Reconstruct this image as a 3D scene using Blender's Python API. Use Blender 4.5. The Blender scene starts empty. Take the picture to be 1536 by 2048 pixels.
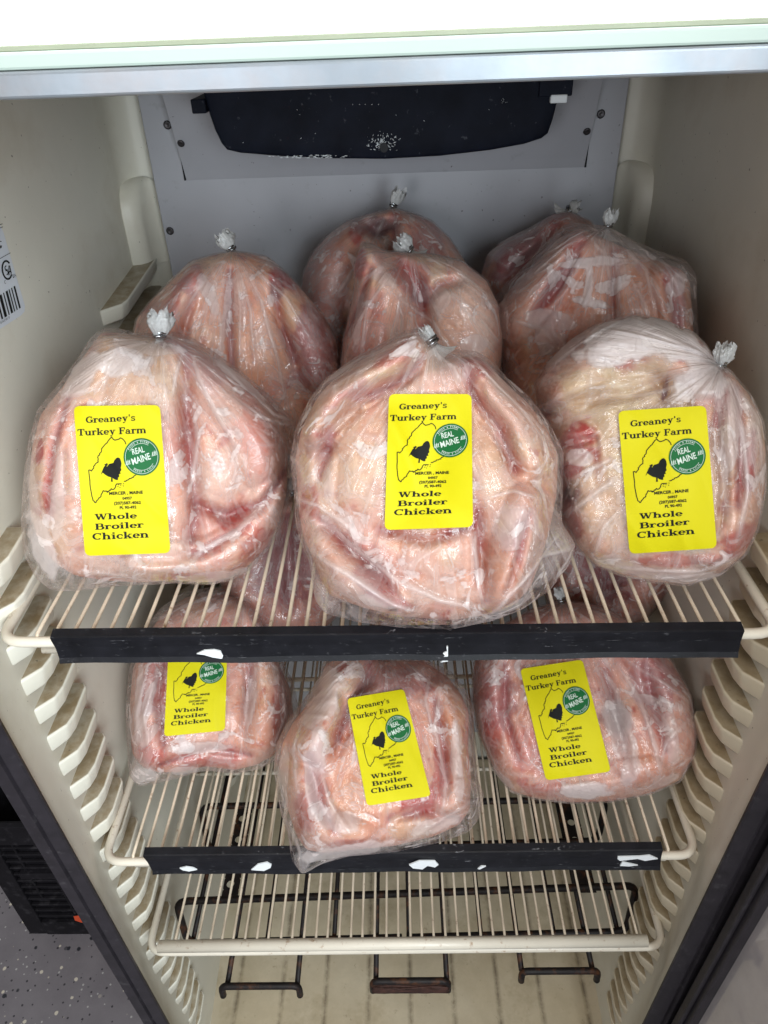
import bpy, bmesh, math, random
import numpy as np
from mathutils import Vector, Matrix

# ------------------------------------------------------------------ camera, world, lights
SC = bpy.context.scene
COL = SC.collection
H = 1.46                                   # camera height above the shop floor
F_PX, PITCH, YAW, ROLL, CX = 1453.67, 0.6071, -0.0283, -0.0383, 0.0110

def cam_basis():
    p, yw, r = PITCH, YAW, ROLL
    fwd = np.array([math.sin(yw)*math.cos(p), math.cos(yw)*math.cos(p), -math.sin(p)])
    right = np.array([math.cos(yw), -math.sin(yw), 0.0])
    up = np.cross(right, fwd)
    return math.cos(r)*right+math.sin(r)*up, -math.sin(r)*right+math.cos(r)*up, fwd
RR, UU, FW = cam_basis()
CAM = np.array([CX, 0.0, H])
cd = bpy.data.cameras.new('camera')
cam = bpy.data.objects.new('camera', cd); COL.objects.link(cam)
m = Matrix.Identity(4)
for i in range(3):
    m[i][0] = RR[i]; m[i][1] = UU[i]; m[i][2] = -FW[i]; m[i][3] = CAM[i]
cam.matrix_world = m
cd.sensor_fit = 'AUTO'; cd.sensor_width = 36.0; cd.lens = 36.0*F_PX/2048.0
cd.clip_start = 0.02; cd.clip_end = 60
SC.camera = cam
SC.render.resolution_x, SC.render.resolution_y = 768, 1024

W = bpy.data.worlds.new('World'); SC.world = W; W.use_nodes = True
bg = W.node_tree.nodes['Background']
bg.inputs[0].default_value = (0.95, 0.97, 1.0, 1); bg.inputs[1].default_value = 0.32

def area(name, loc, target, size, sizey, power, color):
    l = bpy.data.lights.new(name, 'AREA'); l.shape = 'RECTANGLE'; l.size = size; l.size_y = sizey
    l.energy = power; l.color = color
    o = bpy.data.objects.new(name, l); COL.objects.link(o)
    o.location = loc
    o.rotation_euler = (Vector(target)-Vector(loc)).to_track_quat('-Z', 'Y').to_euler()
    return o
# shop ceiling fixture above and behind the photographer, and the shop window behind
area('ceiling_lamp', (-0.10, -0.55, 2.60), (0.0, 0.45, 1.0), 1.2, 0.7, 16, (1.0, 0.95, 0.85))
area('window_light', (0.70, -1.10, 1.66), (-0.12, 0.65, 1.10), 1.0, 1.1, 54, (0.86, 0.955, 1.0))
area('door_light', (-0.42, -1.1, 1.44), (0.05, 0.9, 1.2), 0.3, 0.4, 6, (0.95, 0.97, 1.0))

SC.view_settings.view_transform = 'Standard'; SC.view_settings.look = 'None'
SC.view_settings.exposure = 0.0; SC.view_settings.gamma = 1.0
SC.cycles.use_denoising = True
SC.cycles.use_adaptive_sampling = True; SC.cycles.adaptive_threshold = 0.02
SC.cycles.max_bounces = 7; SC.cycles.diffuse_bounces = 4; SC.cycles.glossy_bounces = 3; SC.cycles.transparent_max_bounces = 24
SC.cycles.caustics_reflective = False; SC.cycles.caustics_refractive = False
SC.cycles.sample_clamp_indirect = 4.0

random.seed(7)
RNG = np.random.default_rng(11)

# ------------------------------------------------------------------ photograph geometry
def ray(px, py):
    px = np.asarray(px, float); py = np.asarray(py, float)
    return FW + ((px-768)/F_PX)[..., None]*RR - ((py-1024)/F_PX)[..., None]*UU
def on_y(px, py, y):
    d = ray(px, py); t = (y-CAM[1])/d[1]; return CAM+d*t
def on_h(px, py, h):
    d = ray(px, py); t = -h/d[2]; return CAM+d*t
def on_x(px, py, x):
    d = ray(px, py); t = (x-CAM[0])/d[0]; return CAM+d*t
def Z(h): return H-h

# ------------------------------------------------------------------ materials
def new_mat(name):
    mt = bpy.data.materials.new(name); mt.use_nodes = True
    nt = mt.node_tree
    return mt, nt, nt.nodes['Principled BSDF'], nt.nodes['Material Output']
def N(nt, t, **kw):
    n = nt.nodes.new(t)
    for k, v in kw.items():
        if k in n.inputs: n.inputs[k].default_value = v
        else: setattr(n, k, v)
    return n
def L(nt, a, b): nt.links.new(a, b)
def ramp(nt, src, stops):
    r = nt.nodes.new('ShaderNodeValToRGB')
    cr = r.color_ramp
    while len(cr.elements) < len(stops): cr.elements.new(0.5)
    for e, (p, c) in zip(cr.elements, stops):
        e.position = p; e.color = (c[0], c[1], c[2], 1) if len(c) > 1 else (c[0],)*3+(1,)
    L(nt, src, r.inputs[0]); return r
def mixc(nt, fac, a, b, mode='MIX'):
    x = nt.nodes.new('ShaderNodeMix'); x.data_type = 'RGBA'; x.blend_type = mode
    for s, v in ((x.inputs[0], fac), (x.inputs[6], a), (x.inputs[7], b)):
        if hasattr(v, 'is_linked'): L(nt, v, s)
        elif isinstance(v, (int, float)): s.default_value = v
        else: s.default_value = (v[0], v[1], v[2], 1)
    return x.outputs[2]
def math_n(nt, op, a, b=None, clamp=False):
    x = nt.nodes.new('ShaderNodeMath'); x.operation = op; x.use_clamp = clamp
    for s, v in ((x.inputs[0], a), (x.inputs[1], b)):
        if v is None: continue
        if hasattr(v, 'is_linked'): L(nt, v, s)
        else: s.default_value = v
    return x.outputs[0]
def bump(nt, bsdf, height, strength, dist):
    b = N(nt, 'ShaderNodeBump'); b.inputs['Strength'].default_value = strength
    b.inputs['Distance'].default_value = dist
    L(nt, height, b.inputs['Height']); L(nt, b.outputs[0], bsdf.inputs['Normal'])
def noise(nt, vec, scale, detail=4, rough=0.55, dist=0.0):
    n = N(nt, 'ShaderNodeTexNoise'); n.inputs['Scale'].default_value = scale
    n.inputs['Detail'].default_value = detail; n.inputs['Roughness'].default_value = rough
    n.inputs['Distortion'].default_value = dist
    if vec is not None: L(nt, vec, n.inputs['Vector'])
    return n.outputs[0]
def plain(name, color, rough=0.5, metal=0.0, var=0.0, scale=30.0, dirt=None, dirt_scale=12.0, dirt_amt=0.5,
          bmp=0.0, bscale=200.0, coat=0.0, spec=0.5, dirt_lo=0.55, dirt_hi=0.75, specks=None, scratch=0.0):
    mt, nt, b, out = new_mat(name)
    tc = N(nt, 'ShaderNodeTexCoord').outputs['Object']
    g = N(nt, 'ShaderNodeNewGeometry').outputs['Position']
    col = None
    if var > 0:
        n = noise(nt, g, scale, 5)
        lo = [max(0, c*(1-var)) for c in color]; hi = [min(1, c*(1+var)) for c in color]
        col = ramp(nt, n, [(0.3, lo), (0.7, hi)]).outputs[0]
    if dirt is not None:
        n2 = noise(nt, g, dirt_scale, 7, 0.62)
        f = ramp(nt, n2, [(dirt_lo, (0,)), (dirt_hi, (dirt_amt,))]).outputs[0]
        col = mixc(nt, f, col if col is not None else color, dirt)
    if specks is not None:
        f3 = ramp(nt, noise(nt, g, 210, 2, 0.5), [(0.735, (0,)), (0.77, (0.75,))]).outputs[0]
        col = mixc(nt, f3, col if col is not None else color, specks)
    if scratch > 0:
        mp = N(nt, 'ShaderNodeMapping'); mp.inputs['Scale'].default_value = (1.0, 1.0, 9.0); mp.inputs['Rotation'].default_value = (0.0, 0.35, 0.2); L(nt, g, mp.inputs[0])
        f4 = ramp(nt, noise(nt, mp.outputs[0], 95, 3, 0.6, 0.6), [(0.655, (0,)), (0.69, (scratch,))]).outputs[0]
        f5 = ramp(nt, noise(nt, g, 40, 4, 0.6), [(0.45, (0,)), (0.6, (1,))]).outputs[0]
        col = mixc(nt, math_n(nt, 'MULTIPLY', f4, f5), col if col is not None else color, (0.30, 0.30, 0.32))
    if col is None: b.inputs['Base Color'].default_value = (*color, 1)
    else: L(nt, col, b.inputs['Base Color'])
    b.inputs['Roughness'].default_value = rough; b.inputs['Metallic'].default_value = metal
    b.inputs['Specular IOR Level'].default_value = spec
    b.inputs['Coat Weight'].default_value = coat
    if bmp > 0: bump(nt, b, noise(nt, g, bscale, 4), bmp, 0.001)
    return mt

M = {}
M['cream'] = plain('cream_plastic', (0.73, 0.70, 0.605), 0.42, var=0.06, scale=6, dirt=(0.36, 0.28, 0.17), dirt_scale=6, dirt_amt=0.5, bmp=0.12, bscale=120, dirt_lo=0.52, dirt_hi=0.78, specks=(0.12, 0.08, 0.05))
def mat_rib(name, c0, c1):
    mt, nt, b, out = new_mat(name)
    g = N(nt, 'ShaderNodeNewGeometry'); pos = g.outputs['Position']
    base = ramp(nt, noise(nt, pos, 9, 5), [(0.3, c0), (0.7, c1)]).outputs[0]
    sx = N(nt, 'ShaderNodeSeparateXYZ'); L(nt, g.outputs['Normal'], sx.inputs[0])
    up = ramp(nt, sx.outputs[2], [(0.86, (0,)), (0.985, (1,))]).outputs[0]
    n = ramp(nt, noise(nt, pos, 60, 6, 0.65), [(0.3, (0.62,)), (0.6, (1.0,))]).outputs[0]
    f = math_n(nt, 'MULTIPLY', up, n)
    base = mixc(nt, f, base, (0.27, 0.205, 0.12))
    sp = ramp(nt, noise(nt, pos, 150, 4, 0.6), [(0.66, (0,)), (0.74, (0.8,))]).outputs[0]
    base = mixc(nt, math_n(nt, 'MULTIPLY', sp, up), base, (0.07, 0.05, 0.03))
    L(nt, base, b.inputs['Base Color']); b.inputs['Roughness'].default_value = 0.38
    return mt
M['rib'] = mat_rib('rib_plastic', (0.71, 0.675, 0.575), (0.76, 0.73, 0.64))
M['rib_shaded'] = mat_rib('shaded_rib_plastic', (0.55, 0.475, 0.35), (0.63, 0.56, 0.43))  # right ribs: base colour darkened for the weaker light on that wall
M['panel'] = plain('painted_panel', (0.39, 0.395, 0.435), 0.42, var=0.05, scale=10, dirt=(0.2, 0.19, 0.2), dirt_scale=60, dirt_amt=0.35, specks=(0.1, 0.09, 0.09), bmp=0.06, bscale=400, dirt_lo=0.62, dirt_hi=0.75)
M['wire'] = plain('wire_coating', (0.70, 0.64, 0.54), 0.35, var=0.06, scale=20, dirt=(0.30, 0.15, 0.06), dirt_scale=95, dirt_amt=0.8, dirt_lo=0.60, dirt_hi=0.72)
M['bar'] = plain('bar_coating', (0.66, 0.56, 0.44), 0.35, var=0.12, scale=40, dirt=(0.22, 0.10, 0.04), dirt_scale=110, dirt_amt=0.85, dirt_lo=0.61, dirt_hi=0.72)
M['black'] = plain('black_plastic', (0.010, 0.010, 0.013), 0.45, spec=0.18, scratch=0.5, var=0.3, scale=60, dirt=(0.10, 0.10, 0.11), dirt_scale=160, dirt_amt=0.5, bmp=0.1, bscale=300, dirt_lo=0.64, dirt_hi=0.75)
M['pan'] = plain('drain_pan_plastic', (0.008, 0.010, 0.018), 0.55, spec=0.07, var=0.3, scale=30, dirt=(0.16, 0.17, 0.2), dirt_scale=130, dirt_amt=0.6, bmp=0.15, bscale=160, dirt_lo=0.64, dirt_hi=0.78)
M['rubber'] = plain('black_rubber', (0.017, 0.014, 0.018), 0.5, var=0.3, scale=50, dirt=(0.08, 0.075, 0.08), dirt_scale=90, dirt_amt=0.5, bmp=0.1, bscale=250, dirt_lo=0.6, dirt_hi=0.75)
M['blackwire'] = plain('black_wire', (0.014, 0.011, 0.011), 0.5, spec=0.2, var=0.3, scale=60, dirt=(0.09, 0.035, 0.015), dirt_scale=70, dirt_amt=0.8, dirt_lo=0.52, dirt_hi=0.66, bmp=0.3, bscale=400)
M['rust'] = plain('rusty_bar', (0.05, 0.018, 0.012), 0.75, var=0.4, scale=150, bmp=0.8, bscale=500)
M['alu'] = plain('aluminium_trim', (0.225, 0.25, 0.28), 0.36, metal=0.45, var=0.16, scale=24, dirt=(0.27, 0.23, 0.22), dirt_scale=30, dirt_amt=0.5, bmp=0.05, bscale=200, dirt_lo=0.45, dirt_hi=0.7)
M['header'] = plain('header_enamel', (0.40, 0.475, 0.43), 0.45, var=0.03, scale=8, dirt=(0.4, 0.3, 0.2), dirt_scale=120, dirt_amt=0.5, dirt_lo=0.68, dirt_hi=0.75)
M['groove'] = plain('header_seal', (0.26, 0.28, 0.20), 0.5, var=0.1)
M['white'] = plain('white_paper', (0.78, 0.80, 0.82), 0.5, var=0.04, scale=60)
M['ink'] = plain('black_ink', (0.010, 0.011, 0.010), 0.65, spec=0.15)
M['yellow'] = plain('yellow_paper', (0.63, 0.565, 0.008), 0.5, var=0.02, scale=25, bmp=0.05, bscale=90, coat=0.0, spec=0.12)
M['green'] = plain('green_foil', (0.006, 0.115, 0.03), 0.5, var=0.08, scale=80, spec=0.15)
M['whiteink'] = plain('white_ink', (0.58, 0.68, 0.60), 0.6, spec=0.1)
M['steel'] = plain('clip_steel', (0.36, 0.37, 0.39), 0.25, metal=1.0)
M['screw'] = plain('dark_screw', (0.06, 0.055, 0.06), 0.4, metal=0.6)
M['orange'] = plain('orange_sticker', (0.6, 0.07, 0.02), 0.5)
M['crate'] = plain('crate_plastic', (0.009, 0.008, 0.010), 0.5, spec=0.15, var=0.3, scale=30, dirt=(0.06, 0.055, 0.06), dirt_scale=60, dirt_amt=0.5)
M['frost'] = plain('ice_crystals', (0.75, 0.80, 0.84), 0.45)
M['sticker'] = plain('sticker_paper', (0.66, 0.69, 0.74), 0.4, var=0.03)

def mat_emit():
    mt, nt, b, out = new_mat('lit_diffuser')
    b.inputs['Base Color'].default_value = (0.9, 0.95, 0.95, 1)
    b.inputs['Emission Color'].default_value = (0.93, 1.0, 1.0, 1)
    b.inputs['Emission Strength'].default_value = 1.6
    return mt
M['emit'] = mat_emit()

def mat_glass():
    mt, nt, b, out = new_mat('door_glass')
    tr = N(nt, 'ShaderNodeBsdfTransparent'); tr.inputs[0].default_value = (0.80, 0.78, 0.79, 1)
    gl = N(nt, 'ShaderNodeBsdfGlossy'); gl.inputs['Roughness'].default_value = 0.03
    fr = N(nt, 'ShaderNodeFresnel'); fr.inputs[0].default_value = 1.55
    mx = N(nt, 'ShaderNodeMixShader'); f = math_n(nt, 'ADD', math_n(nt, 'MULTIPLY', fr.outputs[0], 1.2), 0.14, True)
    L(nt, f, mx.inputs[0]); L(nt, tr.outputs[0], mx.inputs[1]); L(nt, gl.outputs[0], mx.inputs[2])
    pos = N(nt, 'ShaderNodeNewGeometry').outputs['Position']
    df = N(nt, 'ShaderNodeBsdfDiffuse'); df.inputs[0].default_value = (0.85, 0.78, 0.77, 1)
    tl = N(nt, 'ShaderNodeBsdfTranslucent'); tl.inputs[0].default_value = (0.85, 0.78, 0.77, 1)
    fg = N(nt, 'ShaderNodeMixShader'); fg.inputs[0].default_value = 0.5; L(nt, df.outputs[0], fg.inputs[1]); L(nt, tl.outputs[0], fg.inputs[2])
    painted_sheen = N(nt, 'ShaderNodeMixShader'); L(nt, ramp(nt, noise(nt, pos, 9, 5, 0.6), [(0.35, (0.34,)), (0.7, (0.54,))]).outputs[0], painted_sheen.inputs[0])  # mottled pale diffuse layer, paints the bright room's reflection onto the pane
    L(nt, mx.outputs[0], painted_sheen.inputs[1]); L(nt, fg.outputs[0], painted_sheen.inputs[2])
    L(nt, painted_sheen.outputs[0], out.inputs[0]); return mt
M['glass'] = mat_glass()

def mat_floor():
    mt, nt, b, out = new_mat('speckled_vinyl')
    g = N(nt, 'ShaderNodeNewGeometry').outputs['Position']
    base = ramp(nt, noise(nt, g, 14, 6), [(0.3, (0.135, 0.118, 0.128)), (0.7, (0.18, 0.16, 0.17))]).outputs[0]
    for sc, thr, c in ((55, 0.16, (0.5, 0.44, 0.36)), (47, 0.17, (0.02, 0.02, 0.025)), (110, 0.2, (0.035, 0.03, 0.035)), (95, 0.15, (0.35, 0.33, 0.32))):
        mp = N(nt, 'ShaderNodeMapping'); mp.inputs['Location'].default_value = (sc*0.13, sc*0.07, 0)
        L(nt, g, mp.inputs[0])
        warp = noise(nt, mp.outputs[0], sc*2, 3)
        v = N(nt, 'ShaderNodeTexVoronoi'); v.inputs['Scale'].default_value = sc; L(nt, mp.outputs[0], v.inputs['Vector'])
        d = math_n(nt, 'ADD', v.outputs['Distance'], math_n(nt, 'MULTIPLY', warp, 0.22))
        near = ramp(nt, d, [(thr+0.10, (1,)), (thr+0.15, (0,))]).outputs[0]
        sep = N(nt, 'ShaderNodeSeparateColor'); L(nt, v.outputs['Color'], sep.inputs[0])
        pick = ramp(nt, sep.outputs[0], [(0.68, (0,)), (0.7, (1,))]).outputs[0]
        f = math_n(nt, 'MULTIPLY', near, pick)
        base = mixc(nt, f, base, c)
    L(nt, base, b.inputs['Base Color']); b.inputs['Roughness'].default_value = 0.45
    return mt
M['floor'] = mat_floor()

def mat_liner_floor():
    mt, nt, b, out = new_mat('liner_floor_plastic')
    g = N(nt, 'ShaderNodeNewGeometry').outputs['Position']
    base = ramp(nt, noise(nt, g, 9, 6), [(0.3, (0.50, 0.415, 0.285)), (0.72, (0.61, 0.53, 0.395))]).outputs[0]
    sp = ramp(nt, noise(nt, g, 90, 5, 0.7), [(0.62, (0,)), (0.75, (0.55,))]).outputs[0]
    base = mixc(nt, sp, base, (0.18, 0.12, 0.06))
    mud = ramp(nt, noise(nt, g, 11, 5, 0.7), [(0.52, (0,)), (0.72, (0.6,))]).outputs[0]
    base = mixc(nt, mud, base, (0.30, 0.23, 0.13))
    at = N(nt, 'ShaderNodeAttribute'); at.attribute_name = 'grime'
    gr = math_n(nt, 'MULTIPLY', at.outputs['Fac'], ramp(nt, noise(nt, g, 35, 6, 0.75), [(0.36, (0.25,)), (0.58, (1,))]).outputs[0])
    base = mixc(nt, gr, base, (0.06, 0.038, 0.02))
    L(nt, base, b.inputs['Base Color']); b.inputs['Roughness'].default_value = 0.42
    return mt
M['lfloor'] = mat_liner_floor()

def mat_flesh():
    mt, nt, b, out = new_mat('raw_poultry')
    at = N(nt, 'ShaderNodeAttribute'); at.attribute_name = 'tint'
    tc = N(nt, 'ShaderNodeNewGeometry').outputs['Position']
    n1 = noise(nt, tc, 60, 6, 0.65, 1.2)
    n2 = noise(nt, tc, 240, 5, 0.7)
    v1 = ramp(nt, n1, [(0.25, (0.80, 0.72, 0.72)), (0.5, (1.0, 1.0, 1.0)), (0.75, (1.10, 1.10, 1.08))]).outputs[0]
    c = mixc(nt, 0.55, at.outputs['Color'], v1, 'MULTIPLY')
    v2 = ramp(nt, n2, [(0.35, (0.86, 0.80, 0.78)), (0.6, (1.04, 1.04, 1.04))]).outputs[0]
    c = mixc(nt, 0.5, c, v2, 'MULTIPLY')
    e1 = ramp(nt, noise(nt, tc, 38, 5, 0.62, 1.6), [(0.40, (0,)), (0.425, (0.0,)), (0.56, (0.0,)), (0.59, (0.2,)), (0.7, (0.35,))]).outputs[0]
    c = mixc(nt, e1, c, mixc(nt, 1.0, c, (1.22, 1.45, 1.5), 'MULTIPLY'))
    e2 = ramp(nt, noise(nt, tc, 52, 5, 0.66, 2.2), [(0.61, (0,)), (0.66, (0.18,)), (0.76, (0.6,))]).outputs[0]
    c = mixc(nt, e2, c, mixc(nt, 1.0, c, (0.80, 0.42, 0.42), 'MULTIPLY'))
    v = N(nt, 'ShaderNodeTexVoronoi'); v.feature = 'DISTANCE_TO_EDGE'; v.inputs['Scale'].default_value = 65
    wv = N(nt, 'ShaderNodeVectorMath'); wv.operation = 'ADD'
    nzc = N(nt, 'ShaderNodeTexNoise'); nzc.inputs['Scale'].default_value = 50; nzc.inputs['Detail'].default_value = 4; L(nt, tc, nzc.inputs['Vector'])
    sc_ = N(nt, 'ShaderNodeVectorMath'); sc_.operation = 'SCALE'; sc_.inputs['Scale'].default_value = 0.03; L(nt, nzc.outputs['Color'], sc_.inputs[0])
    L(nt, tc, wv.inputs[0]); L(nt, sc_.outputs[0], wv.inputs[1]); L(nt, wv.outputs[0], v.inputs['Vector'])
    vein = math_n(nt, 'MULTIPLY', ramp(nt, v.outputs['Distance'], [(0.0, (1,)), (0.045, (0,))]).outputs[0], ramp(nt, noise(nt, tc, 30, 3), [(0.54, (0,)), (0.64, (0.2,))]).outputs[0])
    c = mixc(nt, vein, c, mixc(nt, 1.0, c, (0.72, 0.45, 0.48), 'MULTIPLY'))
    L(nt, c, b.inputs['Base Color'])
    b.inputs['Roughness'].default_value = 0.4
    b.inputs['Subsurface Weight'].default_value = 0.0
    b.inputs['Subsurface Radius'].default_value = (1.0, 0.35, 0.2)
    b.inputs['Subsurface Scale'].default_value = 0.006
    h = math_n(nt, 'ADD', noise(nt, tc, 330, 4, 0.6), math_n(nt, 'MULTIPLY', n1, 1.0))
    bump(nt, b, h, 0.30, 0.0010)
    return mt
M['flesh'] = mat_flesh()

def mat_film():
    mt, nt, b, out = new_mat('clear_poly_film')
    nt.nodes.remove(b)
    pos = N(nt, 'ShaderNodeNewGeometry').outputs['Position']
    fa = N(nt, 'ShaderNodeAttribute'); fa.attribute_name = 'frost'
    ta = N(nt, 'ShaderNodeAttribute'); ta.attribute_name = 'pleat'
    streak = noise(nt, ta.outputs['Vector'], 1.0, 3, 0.6, 0.3)
    # areas where the film clings (clear) and where it stands off (milky), with crisp borders
    cling = noise(nt, pos, 27, 5, 0.58, 1.8)
    off = ramp(nt, cling, [(0.50, (0.0,)), (0.508, (0.20,)), (0.575, (0.16,)), (0.583, (0.50,)), (0.66, (0.34,))]).outputs[0]
    ice = ramp(nt, noise(nt, pos, 36, 5, 0.6, 1.2), [(0.588, (0.0,)), (0.602, (0.80,)), (0.72, (1.2,))]).outputs[0]
    st = ramp(nt, streak, [(0.54, (0.0,)), (0.548, (0.22,)), (0.61, (0.14,)), (0.618, (0.58,)), (0.67, (0.36,))]).outputs[0]
    mp2 = N(nt, 'ShaderNodeMapping'); mp2.inputs['Scale'].default_value = (2.4, 1.0, 1.0); L(nt, ta.outputs['Vector'], mp2.inputs[0])
    streak2 = noise(nt, mp2.outputs[0], 1.0, 2, 0.5, 0.4)
    st2 = ramp(nt, streak2, [(0.60, (0.0,)), (0.607, (0.42,)), (0.66, (0.30,))]).outputs[0]
    st = math_n(nt, 'MAXIMUM', st, st2)
    bub = ramp(nt, noise(nt, pos, 420, 0, 0.5), [(0.68, (0.0,)), (0.74, (0.35,))]).outputs[0]
    f = math_n(nt, 'MAXIMUM', off, st)
    f = math_n(nt, 'MAXIMUM', f, ice)
    f = math_n(nt, 'MAXIMUM', f, bub)
    f = math_n(nt, 'MULTIPLY', f, 0.62)
    f = math_n(nt, 'MAXIMUM', math_n(nt, 'ADD', f, math_n(nt, 'MULTIPLY', fa.outputs['Fac'], 0.5)), fa.outputs['Fac'])
    f = math_n(nt, 'ADD', f, 0.03)
    f = math_n(nt, 'MINIMUM', f, 0.93)
    # creases: straight-edged cells of crumpled film, stretched away from the clip and plain
    wn = N(nt, 'ShaderNodeTexNoise'); wn.inputs['Scale'].default_value = 40; wn.inputs['Detail'].default_value = 1; L(nt, pos, wn.inputs['Vector'])
    ws = N(nt, 'ShaderNodeVectorMath'); ws.operation = 'SCALE'; ws.inputs['Scale'].default_value = 0.022; L(nt, wn.outputs['Color'], ws.inputs[0])
    wa = N(nt, 'ShaderNodeVectorMath'); wa.operation = 'ADD'; L(nt, pos, wa.inputs[0]); L(nt, ws.outputs[0], wa.inputs[1])
    v1 = N(nt, 'ShaderNodeTexVoronoi'); v1.feature = 'DISTANCE_TO_EDGE'; v1.inputs['Scale'].default_value = 27; L(nt, wa.outputs[0], v1.inputs['Vector'])
    mp3 = N(nt, 'ShaderNodeMapping'); mp3.inputs['Scale'].default_value = (1.15, 0.8, 1.0); L(nt, ta.outputs['Vector'], mp3.inputs[0])
    v2 = N(nt, 'ShaderNodeTexVoronoi'); v2.feature = 'DISTANCE_TO_EDGE'; v2.inputs['Scale'].default_value = 1.0; v2.inputs['Randomness'].default_value = 1.0; L(nt, mp3.outputs[0], v2.inputs['Vector'])
    mk1 = ramp(nt, noise(nt, pos, 33, 1), [(0.46, (0.0,)), (0.56, (1.0,))]).outputs[0]
    l1 = math_n(nt, 'MULTIPLY', ramp(nt, v1.outputs['Distance'], [(0.0, (1.0,)), (0.018, (0.55,)), (0.045, (0.0,))]).outputs[0], mk1)
    mk2 = ramp(nt, noise(nt, pos, 25, 1), [(0.42, (0.0,)), (0.54, (1.0,))]).outputs[0]
    l2 = math_n(nt, 'MULTIPLY', ramp(nt, v2.outputs['Distance'], [(0.0, (1.0,)), (0.02, (0.6,)), (0.06, (0.0,))]).outputs[0], mk2)
    ln = math_n(nt, 'MAXIMUM', l1, l2)
    f = math_n(nt, 'MINIMUM', math_n(nt, 'MAXIMUM', f, math_n(nt, 'MULTIPLY', ln, 0.30)), 0.93)
    hz = math_n(nt, 'ADD', math_n(nt, 'MULTIPLY', math_n(nt, 'ADD', streak, math_n(nt, 'MULTIPLY', streak2, 0.8)), 1.0), math_n(nt, 'MULTIPLY', noise(nt, pos, 110, 2, 0.6, 1.5), 0.35))
    hz = math_n(nt, 'ADD', hz, math_n(nt, 'MULTIPLY', off, 0.6))
    hz = math_n(nt, 'ADD', hz, math_n(nt, 'MULTIPLY', math_n(nt, 'ADD', math_n(nt, 'MINIMUM', v1.outputs['Distance'], 0.25), math_n(nt, 'MINIMUM', v2.outputs['Distance'], 0.25)), -0.6))
    bp = N(nt, 'ShaderNodeBump'); bp.inputs['Strength'].default_value = 0.8; bp.inputs['Distance'].default_value = 0.0026
    L(nt, hz, bp.inputs['Height'])
    tr = N(nt, 'ShaderNodeBsdfTransparent'); tr.inputs[0].default_value = (0.985, 0.975, 0.975, 1)
    df = N(nt, 'ShaderNodeBsdfDiffuse'); df.inputs[0].default_value = (0.90, 0.83, 0.82, 1)
    tl = N(nt, 'ShaderNodeBsdfTranslucent'); tl.inputs[0].default_value = (0.80, 0.72, 0.72, 1)
    L(nt, bp.outputs[0], df.inputs['Normal'])
    m0 = N(nt, 'ShaderNodeMixShader'); m0.inputs[0].default_value = 0.35
    L(nt, df.outputs[0], m0.inputs[1]); L(nt, tl.outputs[0], m0.inputs[2])
    m1 = N(nt, 'ShaderNodeMixShader'); L(nt, f, m1.inputs[0]); L(nt, tr.outputs[0], m1.inputs[1]); L(nt, m0.outputs[0], m1.inputs[2])
    gl = N(nt, 'ShaderNodeBsdfGlossy'); gl.inputs['Roughness'].default_value = 0.11; gl.inputs[0].default_value = (1, 1, 1, 1)
    L(nt, bp.outputs[0], gl.inputs['Normal'])
    fr = N(nt, 'ShaderNodeFresnel'); fr.inputs[0].default_value = 1.42; L(nt, bp.outputs[0], fr.inputs['Normal'])
    ff = math_n(nt, 'MINIMUM', math_n(nt, 'MULTIPLY', fr.outputs[0], 1.0), 0.15)
    m2 = N(nt, 'ShaderNodeMixShader'); L(nt, ff, m2.inputs[0]); L(nt, m1.outputs[0], m2.inputs[1]); L(nt, gl.outputs[0], m2.inputs[2])
    L(nt, m2.outputs[0], out.inputs[0])
    return mt
M['film'] = mat_film()

def mat_tail():
    mt, nt, b, out = new_mat('gathered_film')
    nt.nodes.remove(b)
    pos = N(nt, 'ShaderNodeNewGeometry').outputs['Position']
    f = ramp(nt, noise(nt, pos, 140, 4, 0.6), [(0.3, (0.6,)), (0.6, (0.97,))]).outputs[0]
    tr = N(nt, 'ShaderNodeBsdfTransparent')
    df = N(nt, 'ShaderNodeBsdfDiffuse'); df.inputs[0].default_value = (0.76, 0.76, 0.755, 1)
    tl = N(nt, 'ShaderNodeBsdfTranslucent'); tl.inputs[0].default_value = (0.82, 0.82, 0.83, 1)
    m0 = N(nt, 'ShaderNodeMixShader'); m0.inputs[0].default_value = 0.4
    L(nt, df.outputs[0], m0.inputs[1]); L(nt, tl.outputs[0], m0.inputs[2])
    m1 = N(nt, 'ShaderNodeMixShader'); L(nt, f, m1.inputs[0]); L(nt, tr.outputs[0], m1.inputs[1]); L(nt, m0.outputs[0], m1.inputs[2])
    gl = N(nt, 'ShaderNodeBsdfGlossy'); gl.inputs['Roughness'].default_value = 0.18
    m2 = N(nt, 'ShaderNodeMixShader'); m2.inputs[0].default_value = 0.02; L(nt, m1.outputs[0], m2.inputs[1]); L(nt, gl.outputs[0], m2.inputs[2])
    L(nt, m2.outputs[0], out.inputs[0]); return mt
M['tail'] = mat_tail()

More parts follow.
